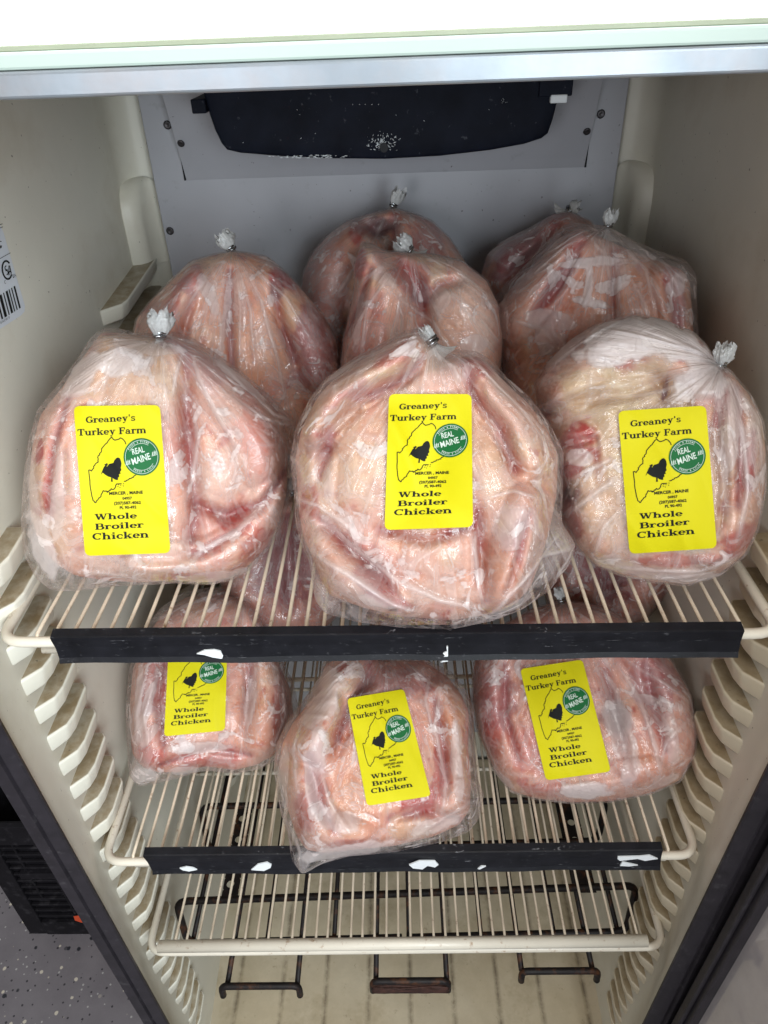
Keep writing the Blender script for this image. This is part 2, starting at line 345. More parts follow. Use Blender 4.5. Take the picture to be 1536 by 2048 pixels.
# ------------------------------------------------------------------ object helpers
def link(name, me, mat=None, parent=None):
    o = bpy.data.objects.new(name, me); COL.objects.link(o)
    if mat is not None and not me.materials: me.materials.append(mat)
    if parent is not None: o.parent = parent
    return o
def empty(name, loc, label, cat, group=None):
    o = bpy.data.objects.new(name, None); COL.objects.link(o); o.location = loc
    o.empty_display_size = 0.02
    o['label'] = label; o['category'] = cat
    if group: o['group'] = group
    return o
def par(o, p):
    """parent keeping the world position (thing empties only carry a location)"""
    o.parent = p
    off = Vector((0, 0, 0)); q = p
    while q is not None: off += q.location; q = q.parent
    o.location = o.location-off
    return o
def me_from(verts, faces, smooth=False):
    me = bpy.data.meshes.new('m'); me.from_pydata([tuple(map(float, v)) for v in verts], [], faces)
    me.update()
    if smooth: me.polygons.foreach_set('use_smooth', [True]*len(me.polygons))
    return me
def bm_me(bm, smooth=False):
    me = bpy.data.meshes.new('m'); bm.normal_update(); bm.to_mesh(me); bm.free()
    if smooth: me.polygons.foreach_set('use_smooth', [True]*len(me.polygons))
    return me
def bm_box(bm, x0, x1, y0, y1, z0, z1, bev=0.0, seg=2):
    t = bmesh.new()
    bmesh.ops.create_cube(t, size=1)
    for v in t.verts:
        v.co = Vector(((x0+x1)/2+v.co.x*(x1-x0), (y0+y1)/2+v.co.y*(y1-y0), (z0+z1)/2+v.co.z*(z1-z0)))
    if bev > 0: bmesh.ops.bevel(t, geom=t.edges[:], offset=bev, segments=seg, profile=0.5, affect='EDGES')
    tm = bpy.data.meshes.new('t'); t.to_mesh(tm); t.free(); bm.from_mesh(tm); bpy.data.meshes.remove(tm)
def box(name, x0, x1, y0, y1, z0, z1, mat, parent, bev=0.0, seg=2, smooth=False):
    bm = bmesh.new(); bm_box(bm, x0, x1, y0, y1, z0, z1, bev, seg)
    return par(link(name, bm_me(bm, smooth), mat), parent)
def fillet(pts, r, n=5):
    P = [Vector(p) for p in pts]; out = [P[0]]
    for i in range(1, len(P)-1):
        a = (P[i-1]-P[i]); b = (P[i+1]-P[i]); rr = min(r, a.length*0.45, b.length*0.45)
        p0 = P[i]+a.normalized()*rr; p1 = P[i]+b.normalized()*rr
        for k in range(n+1):
            t = k/n; out.append(p0*(1-t)**2+P[i]*2*t*(1-t)+p1*t*t)
    out.append(P[-1]); return out
def bm_tube(bm, pts, r, seg=10, caps=True):
    P = [Vector(p) for p in pts]; rings = []
    up = None
    for i, p in enumerate(P):
        t = (P[min(i+1, len(P)-1)]-P[max(i-1, 0)]).normalized()
        if up is None: up = Vector((0, 0, 1)) if abs(t.z) < 0.9 else Vector((1, 0, 0))
        s = t.cross(up).normalized(); up = s.cross(t).normalized()
        rings.append([bm.verts.new(p+(s*math.cos(2*math.pi*k/seg)+up*math.sin(2*math.pi*k/seg))*r) for k in range(seg)])
    for a, b in zip(rings[:-1], rings[1:]):
        for k in range(seg): bm.faces.new((a[k], a[(k+1) % seg], b[(k+1) % seg], b[k]))
    if caps:
        bm.faces.new(rings[0][::-1]); bm.faces.new(rings[-1])
def tube(name, pts, r, mat, parent, seg=10):
    bm = bmesh.new(); bm_tube(bm, pts, r, seg)
    bmesh.ops.recalc_face_normals(bm, faces=bm.faces[:])
    return par(link(name, bm_me(bm, True), mat), parent)
def prism(name, poly, axis, a0, a1, mat, parent, bev=0.0, smooth=False):
    """poly in the two other axes (x: (y,z), y: (x,z), z: (x,y)), extruded along axis"""
    bm = bmesh.new()
    def mk(p, a):
        return {'x': (a, p[0], p[1]), 'y': (p[0], a, p[1]), 'z': (p[0], p[1], a)}[axis]
    va = [bm.verts.new(mk(p, a0)) for p in poly]; vb = [bm.verts.new(mk(p, a1)) for p in poly]
    n = len(poly)
    bm.faces.new(va); bm.faces.new(vb[::-1])
    for i in range(n): bm.faces.new((va[i], vb[i], vb[(i+1) % n], va[(i+1) % n]))
    bmesh.ops.recalc_face_normals(bm, faces=bm.faces[:])
    if bev > 0: bmesh.ops.bevel(bm, geom=bm.edges[:], offset=bev, segments=2, profile=0.5, affect='EDGES')
    return par(link(name, bm_me(bm, smooth), mat), parent)

# ------------------------------------------------------------------ shop floor
bm = bmesh.new(); bm_box(bm, -6, 6, -6, 6, -0.05, 0.0)
fl = link('floor', bm_me(bm), M['floor']); fl['kind'] = 'structure'; fl['label'] = 'grey speckled vinyl shop floor'

# ------------------------------------------------------------------ freezer cabinet
FZ = empty('display_freezer', (0, 0.37, 0.0), 'cream lined upright display freezer standing open with ribbed side walls', 'freezer')
WX = 0.3155                                # inner half width
YB = 0.985; FH = 1.30                       # back of the liner, depth of the liner floor below the camera
def side_wall(sg):
    # wall sheet, slightly leaning front edge as measured, swept into the back corner
    xin0, xin1 = (0.3075, 0.2885) if sg < 0 else (0.3065, 0.2905)
    rows = []
    for h in np.linspace(-0.02, FH+0.03, 28):
        xf = xin0+(xin1-xin0)*(h-0.452)/(1.011-0.452) if h > 0.452 else xin0
        ring = [(xf+0.0006, 0.3625), (xf, 0.366), (xf+0.0012, 0.376), (max(xf+0.004, 0.303), 0.392)]
        lo = max(0.0, min(1.0, (h-1.02)/0.25))
        ring += [(WX-0.012*lo, 0.42), (WX-0.010*lo, 0.50), (WX-0.006*lo, 0.62), (WX, 0.76), (WX, 0.925)]
        for k in range(1, 7):
            a = k/6*math.pi/2
            ring.append((WX-0.030*(1-math.cos(a)), 0.925+0.036*math.sin(a)))
        ring += [(0.276, 0.966), (0.262, 0.967)]
        rows.append([(sg*x, y, Z(h)) for x, y in ring])
    nr, nc = len(rows), len(rows[0])
    v = [p for r in rows for p in r]
    f = [(i*nc+j, i*nc+j+1, (i+1)*nc+j+1, (i+1)*nc+j) for i in range(nr-1) for j in range(nc-1)]
    if sg < 0: f = [q[::-1] for q in f]
    w = link('side_wall', me_from(v, f, True), M['cream'])
    par(w, FZ)
    return w
SWL = side_wall(-1); SWR = side_wall(1)

def rib_mesh(sg, x_out, y0, y1, yc, th, slope):
    """a moulded shelf ledge: flat dirty top, rounded nose, the front end running back into the wall"""
    poly = [(WX+0.004, y1), (x_out+0.004, y1), (x_out, y1-0.006), (x_out, yc), (x_out+0.003, yc-0.012), (WX+0.004, y0)]
    bm = bmesh.new()
    def zt(y): return -slope*(y1-y)
    top = [bm.verts.new((sg*x, y, zt(y))) for x, y in poly]
    bot = [bm.verts.new((sg*(x+(0.004 if i in (1, 2, 3, 4) else 0)), y-0.001, zt(y)-th)) for i, (x, y) in enumerate(poly)]
    n = len(poly)
    bm.faces.new(top); bm.faces.new(bot[::-1])
    for i in range(n): bm.faces.new((top[i], bot[i], bot[(i+1) % n], top[(i+1) % n]))
    bmesh.ops.recalc_face_normals(bm, faces=bm.faces[:])
    bmesh.ops.bevel(bm, geom=bm.edges[:], offset=0.0026, segments=3, profile=0.5, affect='EDGES', clamp_overlap=True)
    return bm_me(bm, True)
def ribs(sg, wall, h0, step, n):
    front = rib_mesh(sg, 0.2978, 0.419, 0.487, 0.449, 0.0205, 0.06)
    low = rib_mesh(sg, 0.3000, 0.422, 0.487, 0.452, 0.018, 0.16)
    rear = rib_mesh(sg, 0.292, 0.778, 0.95, 0.812, 0.018, 0.08)
    for me in (front, low, rear): me.materials.append(M['rib'] if sg < 0 else M['rib_shaded'])
    for k in range(n):
        h = h0+step*k
        o = link('support_rib', low if h > 1.0 else front); o.location = (0, 0, Z(h)); o.parent = wall
        o.location = o.location-Vector((0, 0.37, 0))-wall.location
        if True:
            hr = 0.252+step*k
            if hr < 1.2:
                o = link('support_rib', rear); o.parent = wall
                o.location = Vector((0, 0, Z(hr)))-Vector((0, 0.37, 0))-wall.location
for w_, sg_, h0_, st_ in ((SWL, -1, 0.344, 0.0376), (SWR, 1, 0.366, 0.0370)):
    # walls carry world coordinates with the empty's offset in location; undo it for the ribs
    ribs(sg_, w_, h0_, st_, 24)

def corner_column(sg, wall):
    """raised moulding in the back corner with an arched top"""
    prof = [(WX+0.003, 0.916), (0.3065, 0.9185), (0.2985, 0.924), (0.2950, 0.931), (0.2925, 0.943), (0.2835, 0.950), (0.2740, 0.955)]
    hs = [0.160, 0.1615, 0.166, 0.174, 0.186, 0.20, 0.23, 0.26]
    rows = []
    for i, h in enumerate(hs):
        k = [0.0, 0.35, 0.62, 0.82, 0.94, 1, 1, 1][i]
        rows.append([(sg*(x*k+(1-k)*(WX+0.003 if y < 0.928 else 0.292)), y*k+(1-k)*(0.955), Z(h)) for x, y in prof])
    nc = len(prof)
    v = [p for r in rows for p in r]
    f = [(i*nc+j, i*nc+j+1, (i+1)*nc+j+1, (i+1)*nc+j) for i in range(len(rows)-1) for j in range(nc-1)]
    f = [q[::-1] for q in f] if sg < 0 else f
    o = link('corner_moulding', me_from(v, f, True), M['cream']); o.parent = wall
    o.location = -Vector((0, 0.37, 0))-wall.location
corner_column(-1, SWL); corner_column(1, SWR)

# back liner, ceiling, outer shell
box('liner_back', -0.30, 0.30, 0.968, 0.985, 0.10, Z(-0.06), M['cream'], FZ)
box('liner_ceiling', -0.34, 0.34, 0.372, 0.97, Z(-0.004), Z(-0.03), M['cream'], FZ)
box('cabinet_side', -0.3205, -0.3168, 0.393, 1.0, 0.08, Z(-0.20), M['black'], FZ, 0.002)
box('cabinet_side', 0.3168, 0.3205, 0.393, 1.0, 0.08, Z(-0.20), M['black'], FZ, 0.002)
box('cabinet_back', -0.33, 0.33, 1.001, 1.02, 0.08, Z(-0.20), M['black'], FZ)
box('base_plinth', -0.315, 0.315, 0.40, 1.0, 0.0, 0.082, M['black'], FZ, 0.002)

# liner floor with moulded drainage grooves
def liner_floor():
    gx = [on_h(px, 2006, FH)[0] for px in (472, 562, 650, 737, 821, 908, 998, 1083, 1173)]
    xs = []
    for g in gx: xs += [g-0.006, g-0.0025, g, g+0.0025, g+0.006]
    xs = sorted([-0.315]+[-0.308]+xs+[0.308, 0.315])
    ys = list(np.linspace(0.36, 0.955, 40))
    v, f, gm = [], [], []
    for y in ys:
        for x in xs:
            d = min(abs(x-g) for g in gx)
            z = Z(FH)-(0.0025 if d < 0.001 else 0.0012 if d < 0.0028 else 0)
            if abs(x) > 0.31: z += 0.012
            if y < 0.372: z -= 0.02
            v.append((x, y, z)); gm.append(0.75 if d < 0.001 else 0.42 if d < 0.0028 else 0.12 if d < 0.0065 else 0.0)
    nc = len(xs)
    for i in range(len(ys)-1):
        for j in range(nc-1): f.append((i*nc+j, i*nc+j+1, (i+1)*nc+j+1, (i+1)*nc+j))
    me = me_from(v, f, True)
    a = me.attributes.new('grime', 'FLOAT', 'POINT'); a.data.foreach_set('value', gm)
    par(link('liner_floor', me, M['lfloor']), FZ)
liner_floor()

# back panel, fan plate, screws
BP = box('back_panel', -0.273, 0.273, 0.930, 0.9335, Z(1.18), Z(-0.001), M['panel'], FZ, 0.0008, 1)
def fan_plate():
    hx = 0.2335
    y0, y1 = 0.9275, 0.868
    v = []
    for dx, off in ((0, 0),):
        pass
    prof = [(y0, 0.161), (y0-0.004, 0.150), (y1, 0.020), (y1, 0.004)]
    t = 0.0025
    for sx in (-hx, hx):
        for y, h in prof: v.append((sx, y, Z(h)))
        for y, h in prof: v.append((sx, y+t, Z(h)))
    n = 4; f = []
    for j in range(n-1):
        f.append((j, j+1, 2*n+j+1, 2*n+j)); f.append((n+j, 3*n+j, 3*n+j+1, n+j+1))
        f.append((j, n+j, n+j+1, j+1)); f.append((2*n+j, 2*n+j+1, 3*n+j+1, 3*n+j))
    f.append((0, 2*n, 3*n, n)); f.append((n-1, 2*n-1, 4*n-1, 3*n-1))
    bm = bmesh.new(); me = me_from(v, f); bm.from_mesh(me)
    bmesh.ops.recalc_face_normals(bm, faces=bm.faces[:])
    par(link('fan_plate', bm_me(bm), M['panel']), FZ)
fan_plate()
for sx in (-1, 1):
    xs = sorted((sx*0.2340, sx*0.2358))
    box('gap_shade_strip', xs[0], xs[1], 0.9262, 0.9297, Z(0.1610), Z(0.1360), M['black'], FZ)  # added black strip painting the shade of the gap at the plate edge
def dome(name, c, nrm, r, mat, parent):
    bm = bmesh.new()
    bmesh.ops.create_uvsphere(bm, u_segments=14, v_segments=8, radius=r)
    for v in bm.verts:
        if v.co.z < 0: v.co.z *= 0.1
        else: v.co.z *= 0.55
    for v in bm.verts:
        if v.co.z > r*0.45 and (v.co.x**2+v.co.y**2) < (r*0.4)**2: v.co.z -= r*0.3
    o = link(name, bm_me(bm, True), mat)
    o.rotation_euler = Vector(nrm).to_track_quat('Z', 'Y').to_euler(); o.location = c
    return par(o, parent)
for px, py, y in ((335, 250, 0.9295), (340, 462, 0.9295), (1202, 228, 0.9295)):
    dome('screw', on_y(px, py, y), (0, -1, 0), 0.0048, M['screw'], FZ)
for px, py in ((362, 287), (1174, 263)):
    p = on_y(px, py, 0.905); 
    hh = H-p[2]; yy = 0.9235-(0.150-hh)/(0.150-0.020)*(0.9235-0.868)
    dome('screw', on_y(px, py, yy-0.0005), (0, -0.92, -0.38), 0.0042, M['screw'], FZ)

# drain pan below the evaporator
def drain_pan():
    yf = 0.80
    edge = [(404, 186), (414, 222), (428, 262), (441, 288), (452, 301), (480, 307), (560, 313), (660, 317), (770, 318), (880, 312), (980, 301), (1050, 289), (1085, 278), (1098, 268), (1108, 240), (1117, 205), (1120, 160)]
    P = [on_y(a, b, yf) for a, b in edge]
    cxp = np.mean([p[0] for p in P])
    rows = []
    for y, s, dz in ((0.925, 0.96, 0.012), (0.86, 0.985, 0.006), (0.812, 0.997, 0.001), (0.803, 0.995, 0.0004), (0.8006, 0.988, 0.0016), (0.80, 0.975, 0.0032)):
        rows.append([(cxp+(p[0]-cxp)*s, y, p[2]+dz) for p in P])
    bul = lambda x: -0.005*max(0.0, 1-((x-cxp)/0.17)**2)
    rows = rows[:2]+[[(x, y+bul(x), z) for x, y, z in r] for r in rows[2:]]
    rows.append([(cxp+(p[0]-cxp)*0.93, 0.7998+bul(cxp+(p[0]-cxp)*0.93), Z(0.05)+(p[2]-Z(0.05))*0.8) for p in P])
    rows.append([(cxp+(p[0]-cxp)*0.9, 0.799+bul(cxp+(p[0]-cxp)*0.9), Z(0.05)) for p in P])
    nc = len(P); v = [q for r in rows for q in r]
    f = [(i*nc+j, i*nc+j+1, (i+1)*nc+j+1, (i+1)*nc+j) for i in range(len(rows)-1) for j in range(nc-1)]
    bm = bmesh.new(); bm.from_mesh(me_from(v, f)); bmesh.ops.recalc_face_normals(bm, faces=bm.faces[:])
    pan = par(link('drain_pan', bm_me(bm, True), M['pan']), FZ)
    # top flange with lugs
    a = on_y(384, 205, yf); b = on_y(1142, 180, yf)
    def sub(o): o.parent = pan; return o
    def bx(name, p0, p1, y0, y1, mat):
        A = on_y(*p0, y0); B = on_y(*p1, y0)
        bm = bmesh.new(); bm_box(bm, A[0], B[0], y0, y1, min(A[2], B[2]), max(A[2], B[2]), 0.001)
        o = link(name, bm_me(bm), mat); o.parent = pan
        o.location = -Vector(FZ.location)-pan.location
    bx('mounting_lug', (380, 199), (413, 227), 0.795, 0.86, M['pan'])
    bx('mounting_lug', (1080, 160), (1144, 192), 0.795, 0.86, M['pan'])
    bx('lug_cap', (1102, 190), (1134, 206), 0.794, 0.83, M['frost'])
    bx('pan_rim', (404, 170), (1082, 160), 0.797, 0.86, M['pan'])
    # frost round the drain hole and ice along the lip
    bm = bmesh.new(); rg = random.Random(3)
    def flake(px, py, s, asp=1.0, ang=None):
        q0 = on_y(px, py, 0.7982); c = Vector(on_y(px, py, 0.7982+bul(q0[0]))); a = rg.random()*6.28 if ang is None else ang
        u = Vector((math.cos(a), 0, math.sin(a))); w = Vector((-math.sin(a), -0.15, math.cos(a)))
        pts = [c+u*s*asp*rg.uniform(.7, 1.2), c+w*s*0.5, c-u*s*asp*rg.uniform(.7, 1.2), c-w*s*0.5]
        top = bm.verts.new(c+Vector((0, -s*0.5, 0)))
        vs = [bm.verts.new(p) for p in pts]
        for i in range(4): bm.faces.new((vs[i], vs[(i+1) % 4], top))
    for k in range(110):
        a = rg.uniform(0, 6.28); r = abs(rg.gauss(0, 1))
        x = 765+math.cos(a)*(5+r*17); y = 288-abs(math.sin(a))*(4+r*12)+rg.uniform(0, 16)
        flake(x, y, rg.uniform(0.0003, 0.0011), rg.uniform(1, 2.2), a)
    for k in range(60): flake(rg.gauss(625, 30), 312+rg.uniform(-2, 4), rg.uniform(0.0004, 0.001), 2.2, rg.uniform(-.2, .2))
    for k in range(9): flake(rg.uniform(470, 1080), rg.uniform(215, 290), rg.uniform(0.0003, 0.0007), 1.6)
    for k in range(5): flake(705+k*13+rg.uniform(-3, 3), 209, 0.0006)
    for k in range(8): flake(rg.gauss(1008, 3), rg.gauss(205, 5), 0.0004)
    o = link('frost', bm_me(bm), M['frost']); o.parent = pan; o['kind'] = 'stuff'
    o.location = -Vector(FZ.location)-pan.location
    # dark drain hole
    bm = bmesh.new(); bmesh.ops.create_cone(bm, cap_ends=True, segments=20, radius1=0.0042, radius2=0.0042, depth=0.01)
    o = link('drain_spout', bm_me(bm), M['black']); o.rotation_euler = (math.pi/2, 0, 0)
    o.location = Vector(on_y(768, 294, 0.794)); o.parent = pan; o.location -= Vector(FZ.location)+pan.location
drain_pan()

# header: enamel fascia over the opening, aluminium lip, lit sign box
HD = box('header', -0.42, 0.42, 0.352, 0.371, Z(0.0170), Z(0.0105), M['header'], FZ, 0.0012)
def hsub(name, *a, bev=0.001, seg=2):
    bm = bmesh.new(); bm_box(bm, *a[:6], bev, seg)
    o = link(name, bm_me(bm), a[6]); o.parent = HD; o.location = -Vector(FZ.location)-HD.location
hsub('aluminium_lip', -0.42, 0.42, 0.3495, 0.3715, Z(0.0274), Z(0.0172), M['alu'], bev=0.0014, seg=3)
hsub('seal_strip', -0.42, 0.42, 0.356, 0.371, Z(0.0105), Z(0.0085), M['groove'], bev=0.0004)
hsub('lit_sign_panel', -0.42, 0.42, 0.358, 0.366, Z(0.0084), Z(-0.16), M['emit'], bev=0.002)
hsub('fascia_back', -0.42, 0.42, 0.367, 0.3715, Z(0.0084), Z(-0.17), M['header'], bev=0.0005)

# black front edge of the cabinet with its magnet groove
def edge_strip(sg, pin, pout, y):
    def ln(p): return on_y(*p[0], y), on_y(*p[1], y)
    i0, i1 = ln(pin); o0, o1 = ln(pout)
    rows = []
    for h in np.linspace(-0.02, 1.44, 30):
        def xat(a, b):
            ha, hb = H-a[2], H-b[2]; t = (h-ha)/(hb-ha); t = max(-0.15, t); return a[0]+(b[0]-a[0])*t
        xi, xo = xat(i0, i1), xat(o0, o1)
        w = xo-xi
        ring = [(xi+0.02*w, y+0.004), (xi+0.01*w, y+0.0015), (xi+0.05*w, y), (xi+0.38*w, y-0.002), (xi+0.42*w, y+0.001), (xi+0.5*w, y+0.001), (xi+0.54*w, y-0.002), (xi+0.92*w, y-0.002), (xo, y+0.002), (xo, y+0.03)]
        rows.append([(a, b, Z(h)) for a, b in ring])
    nc = len(rows[0]); v = [p for r in rows for p in r]
    f = [(i*nc+j, i*nc+j+1, (i+1)*nc+j+1, (i+1)*nc+j) for i in range(len(rows)-1) for j in range(nc-1)]
    bm = bmesh.new(); bm.from_mesh(me_from(v, f)); bmesh.ops.recalc_face_normals(bm, faces=bm.faces[:])
    par(link('front_edge_strip', bm_me(bm), M['rubber']), FZ)
edge_strip(-1, ((0, 1450), (335, 2048)), ((0, 1573), (287, 2048)), 0.362)
edge_strip(1, ((1536, 1538), (1288, 2048)), ((1536, 1712), (1366, 2048)), 0.362)

# rating sticker on the left wall
def rating_sticker():
    base = -WX+0.0006
    def w(px, py, off=0.0): return Vector(on_x(px, py, base+off))
    c = [w(-60, 420), w(-1, 448), w(6, 462), w(50, 612), w(49, 623), w(42, 631), w(0, 658), w(-40, 690)]
    me = me_from(c, [tuple(range(len(c)))])
    st = par(link('rating_sticker', me, M['sticker']), FZ)
    st['label'] = 'pale rating sticker with certification mark and bar code'
    def add(name, polys, mat):
        v, f = [], []
        for p in polys:
            f.append(tuple(range(len(v), len(v)+len(p)))); v += [w(a, b, 0.0004) for a, b in p]
        o = link(name, me_from(v, f), mat); o.parent = st; o.location = -Vector(FZ.location)-st.location
    bars = []
    xs = [(-22, 5), (-14, 2), (-8, 3), (-2, 5), (6, 2), (11, 4), (17, 2), (22, 2), (27, 3)]
    for k in range(9):
        a, wd = xs[k]; t = a
        y0 = 590-(t)*0.62; y1 = 634-(t)*0.62
        s = 11.5
        bars.append([(t, y0), (t+wd, y0-wd*0.62), (t+wd+s, y1-wd*0.62), (t+s, y1)])
    add('bar_code', bars, M['ink'])
    ln = []
    for a, b in (((-10, 452), (5, 447)), ((-10, 459), (6, 453)), ((-10, 522), (21, 505))):
        ln.append([a, b, (b[0], b[1]+1.2), (a[0], a[1]+1.2)])
    ln += [[(0, 482), (3, 482), (3, 484), (0, 484)], [(0, 491), (4, 491), (3, 496), (0, 497)]]
    add('rule_lines', ln, M['ink'])
    # certification mark: a letter C ring round the letters SA, small C and US beside
    def arc(cx, cy, rx, ry, a0, a1, wd, n=14):
        ps = []
        for i in range(n):
            t0 = math.radians(a0+(a1-a0)*i/n); t1 = math.radians(a0+(a1-a0)*(i+1)/n)
            sk = 0.35
            def q(t, k): x = (rx-k)*math.cos(t); y = (ry-k*1.3)*math.sin(t); return (cx+x+y*sk*-0.0+0.28*y*1.0*0.6, cy+y-0.25*x)
            ps.append([q(t0, 0), q(t1, 0), q(t1, wd), q(t0, wd)])
        return ps
    mark = arc(14, 540, 10.5, 20, 35, 320, 3.0)
    mark += arc(12.5, 536, 3.4, 5.2, 40, 290, 1.8, 8)+arc(13.5, 545, 3.6, 5.2, -130, 110, 1.8, 8)
    mark += [[(17, 551), (19, 550), (18.5, 531), (17, 531)], [(18.5, 531), (20, 531), (23.5, 547), (21.6, 548)], [(18, 543), (21.6, 541), (22, 543.5), (18, 545.5)]]
    add('certification_mark', mark, M['ink'])
    add('mark_letters', arc(10.5, 564, 1.9, 3.4, 40, 320, 0.6, 8)+[[(25, 549), (25.8, 548.6), (27, 555), (26, 555.5)], [(27.4, 547.8), (28.2, 547.4), (29, 554), (28.2, 554.5)], [(26.2, 555), (28.6, 553.6), (28.8, 554.6), (26.4, 556)]]+arc(30.6, 549, 1.2, 1.8, 30, 270, 0.5, 6)+arc(31, 552.4, 1.3, 1.8, -120, 120, 0.5, 6), M['ink'])
    tx = []
    for k in range(8):
        t = -2+k*2.7; y0 = 647-k*1.75
        tx += arc(t+1.2, y0, 1.0, 2.6, 0 if k % 2 else 60, 360 if k % 3 else 250, 0.5, 6)
    add('serial_number', tx, M['ink'])
rating_sticker()

# opened glass door on the right
def door():
    D = bpy.data.objects.new('door', None)
    COL.objects.link(D); D.empty_display_size = 0.02
    D.location = Vector((0.3255-0.0316*(Z(0.52)), 0.357, 0.0)); par(D, FZ)
    D.rotation_euler = (0, math.atan(0.0316), 0)
    ang = math.radians(-86); ca, sa = math.cos(ang), math.sin(ang)
    def bxu(name, u0, u1, v0, v1, z0, z1, mat, bev=0.002):
        bm = bmesh.new(); bm_box(bm, u0, u1, v0, v1, z0, z1, bev)
        for p in bm.verts:
            u, v, z = p.co; p.co = Vector((ca*u-sa*v, sa*u+ca*v, z))
        o = link(name, bm_me(bm), mat); o.parent = D; return o
    bxu('door_frame', 0.002, 0.022, 0.0, 0.034, 0.06, 1.62, M['rubber'])
    bxu('door_frame', 0.62, 0.67, 0.0, 0.034, 0.06, 1.62, M['rubber'])
    bxu('door_frame', 0.0221, 0.6199, 0.0, 0.034, 0.06, 0.11, M['rubber'])
    bxu('door_frame', 0.0221, 0.6199, 0.0, 0.034, 1.57, 1.62, M['rubber'])
    bxu('glass_pane', 0.0221, 0.6199, 0.010, 0.016, 0.1101, 1.5699, M['glass'], 0.0)
    bxu('door_gasket', 0.006, 0.016, -0.006, -0.0003, 0.07, 1.61, M['rubber'], 0.002)
    bxu('door_gasket', 0.640, 0.652, -0.007, -0.0003, 0.07, 1.61, M['rubber'], 0.002)
door()

# ------------------------------------------------------------------ wire shelves
SHELF = [dict(h=0.398, t=-0.0027, sh=-0.0028), dict(h=0.707, t=0.0004, sh=-0.0001), dict(h=0.900, t=0.0017, sh=0.003)]
YF = 0.4033; YS = 0.90
def shelf(i, label):
    s = SHELF[i]; h = s['h']; t = s['t']; sh = s['sh']
    T = empty('wire_shelf', (sh, YF, Z(h)), label, 'shelf', 'white wire shelves in the freezer')
    def zt(x): return Z(h)+(-t if x < 0 else t)*abs(x)/0.30
    X = 0.30; r = 0.0043
    pts = [(-X+sh, YS, zt(-X)), (-X+sh, YF, zt(-X)), (X+sh, YF, zt(X)), (X+sh, YS, zt(X))]
    full = fillet(pts, 0.020, 7)
    tube('frame_rail', full, r, M['wire'], T, 14)
    tube('frame_rail', [(-X+sh, YS, zt(-X)), (X+sh, YS, zt(X))], r*0.98, M['wire'], T, 10)
    # lower front rail with short turned-up ends
    low = 0.014
    tube('lower_rail', [(-X+sh+0.028, YF+0.006, zt(-X)-low), (X+sh-0.028, YF+0.006, zt(X)-low)], 0.0036, M['wire'], T, 10)
    for yy in (0.645, 0.80):
        tube('cross_rod', [(-X+sh, yy, zt(-X)-0.0008), (X+sh, yy, zt(X)-0.0008)], 0.0028, M['wire'], T, 8)
    bmx = bmesh.new()
    zz = 0.0044
    bm_tube(bmx, [(0, YF-0.001, -0.0015), (0, YF+0.004, zz), (0, YS-0.004, zz), (0, YS+0.001, -0.0015)], 0.00155, 7)
    bme = bm_me(bmx, True); bme.materials.append(M['bar'])
    n = 40
    rg = random.Random(40+i)
    for k in range(n):
        x = -0.2700+k*0.5415/(n-1)+rg.uniform(-0.0004, 0.0004)
        o = link('bar', bme); o.parent = T
        o.location = (x, -YF, zt(x)-Z(h))
        o.rotation_euler = (0, 0, rg.uniform(-0.0012, 0.0012))
    return T
S1 = shelf(0, 'uppermost white wire shelf carrying eight bagged chickens')
S2 = shelf(1, 'middle wire shelf with a scuffed black price strip and three labelled chickens')
S3 = shelf(2, 'lowest white wire shelf, empty, edged with a plain white rod')

def price_strip(T, p_tl, p_tr, p_bl, p_br, marks, sk=0.0):
    y = 0.392
    tl, tr, bl, br = (Vector(on_y(*p, y)) for p in (p_tl, p_tr, p_bl, p_br))
    n = 40; rows = []
    for k in range(n+1):
        t = k/n
        a = tl.lerp(tr, t); b = bl.lerp(br, t); ht = a.z-b.z
        wob = 0.0006*math.sin(t*17)+0.0004*math.sin(t*41)
        e = (k == 0 or k == n)
        pr = [(a.x, y+0.0085, a.z+0.001), (a.x, y+0.0078, a.z+0.0022), (a.x, y+0.001, a.z+0.0006), (a.x, y-0.0002, a.z), (a.x, y, a.z-0.003),
              (a.x*0.6+b.x*0.4, y+0.0012+wob, a.z-ht*0.45), (b.x, y+0.0002+wob, b.z+0.004), (b.x, y-0.0018+wob, b.z), (b.x, y+0.0005+wob, b.z-0.0006), (b.x, y+0.003, b.z+0.003), (a.x, y+0.004, a.z-0.004)]
        rows.append(pr)
    nc = len(rows[0]); v = [p for r in rows for p in r]
    f = [(i*nc+j, i*nc+(j+1) % nc, (i+1)*nc+(j+1) % nc, (i+1)*nc+j) for i in range(n) for j in range(nc)]
    f += [tuple(range(nc)), tuple(range(n*nc, n*nc+nc))[::-1]]
    bm = bmesh.new(); bm.from_mesh(me_from(v, f)); bmesh.ops.recalc_face_normals(bm, faces=bm.faces[:])
    st = par(link('price_strip', bm_me(bm), M['black']), T)
    for pl in marks:
        vv = [Vector(on_y(px, py, y-0.0010)) for px, py in pl]
        # thin torn paper with real thickness
        vb = [p+Vector((0, 0.0012, 0)) for p in vv]; m_ = len(vv)
        ff = [tuple(range(m_)), tuple(range(2*m_-1, m_-1, -1))]+[(i, i+m_, (i+1) % m_+m_, (i+1) % m_) for i in range(m_)]
        o = link('paper_residue', me_from(vv+vb, ff), M['white']); o.parent = st
        o.location = -Vector(T.location)-st.location
    return st
price_strip(S1, (100, 1276), (1489, 1262), (121, 1324), (1474, 1311),
            [[(393, 1308), (408, 1301), (428, 1300), (441, 1303), (446, 1312), (444, 1318), (425, 1315), (408, 1310)],
             [(893, 1294), (896, 1293), (896, 1323), (881, 1325), (888, 1320), (878, 1319), (890, 1312), (886, 1307), (894, 1303)]])
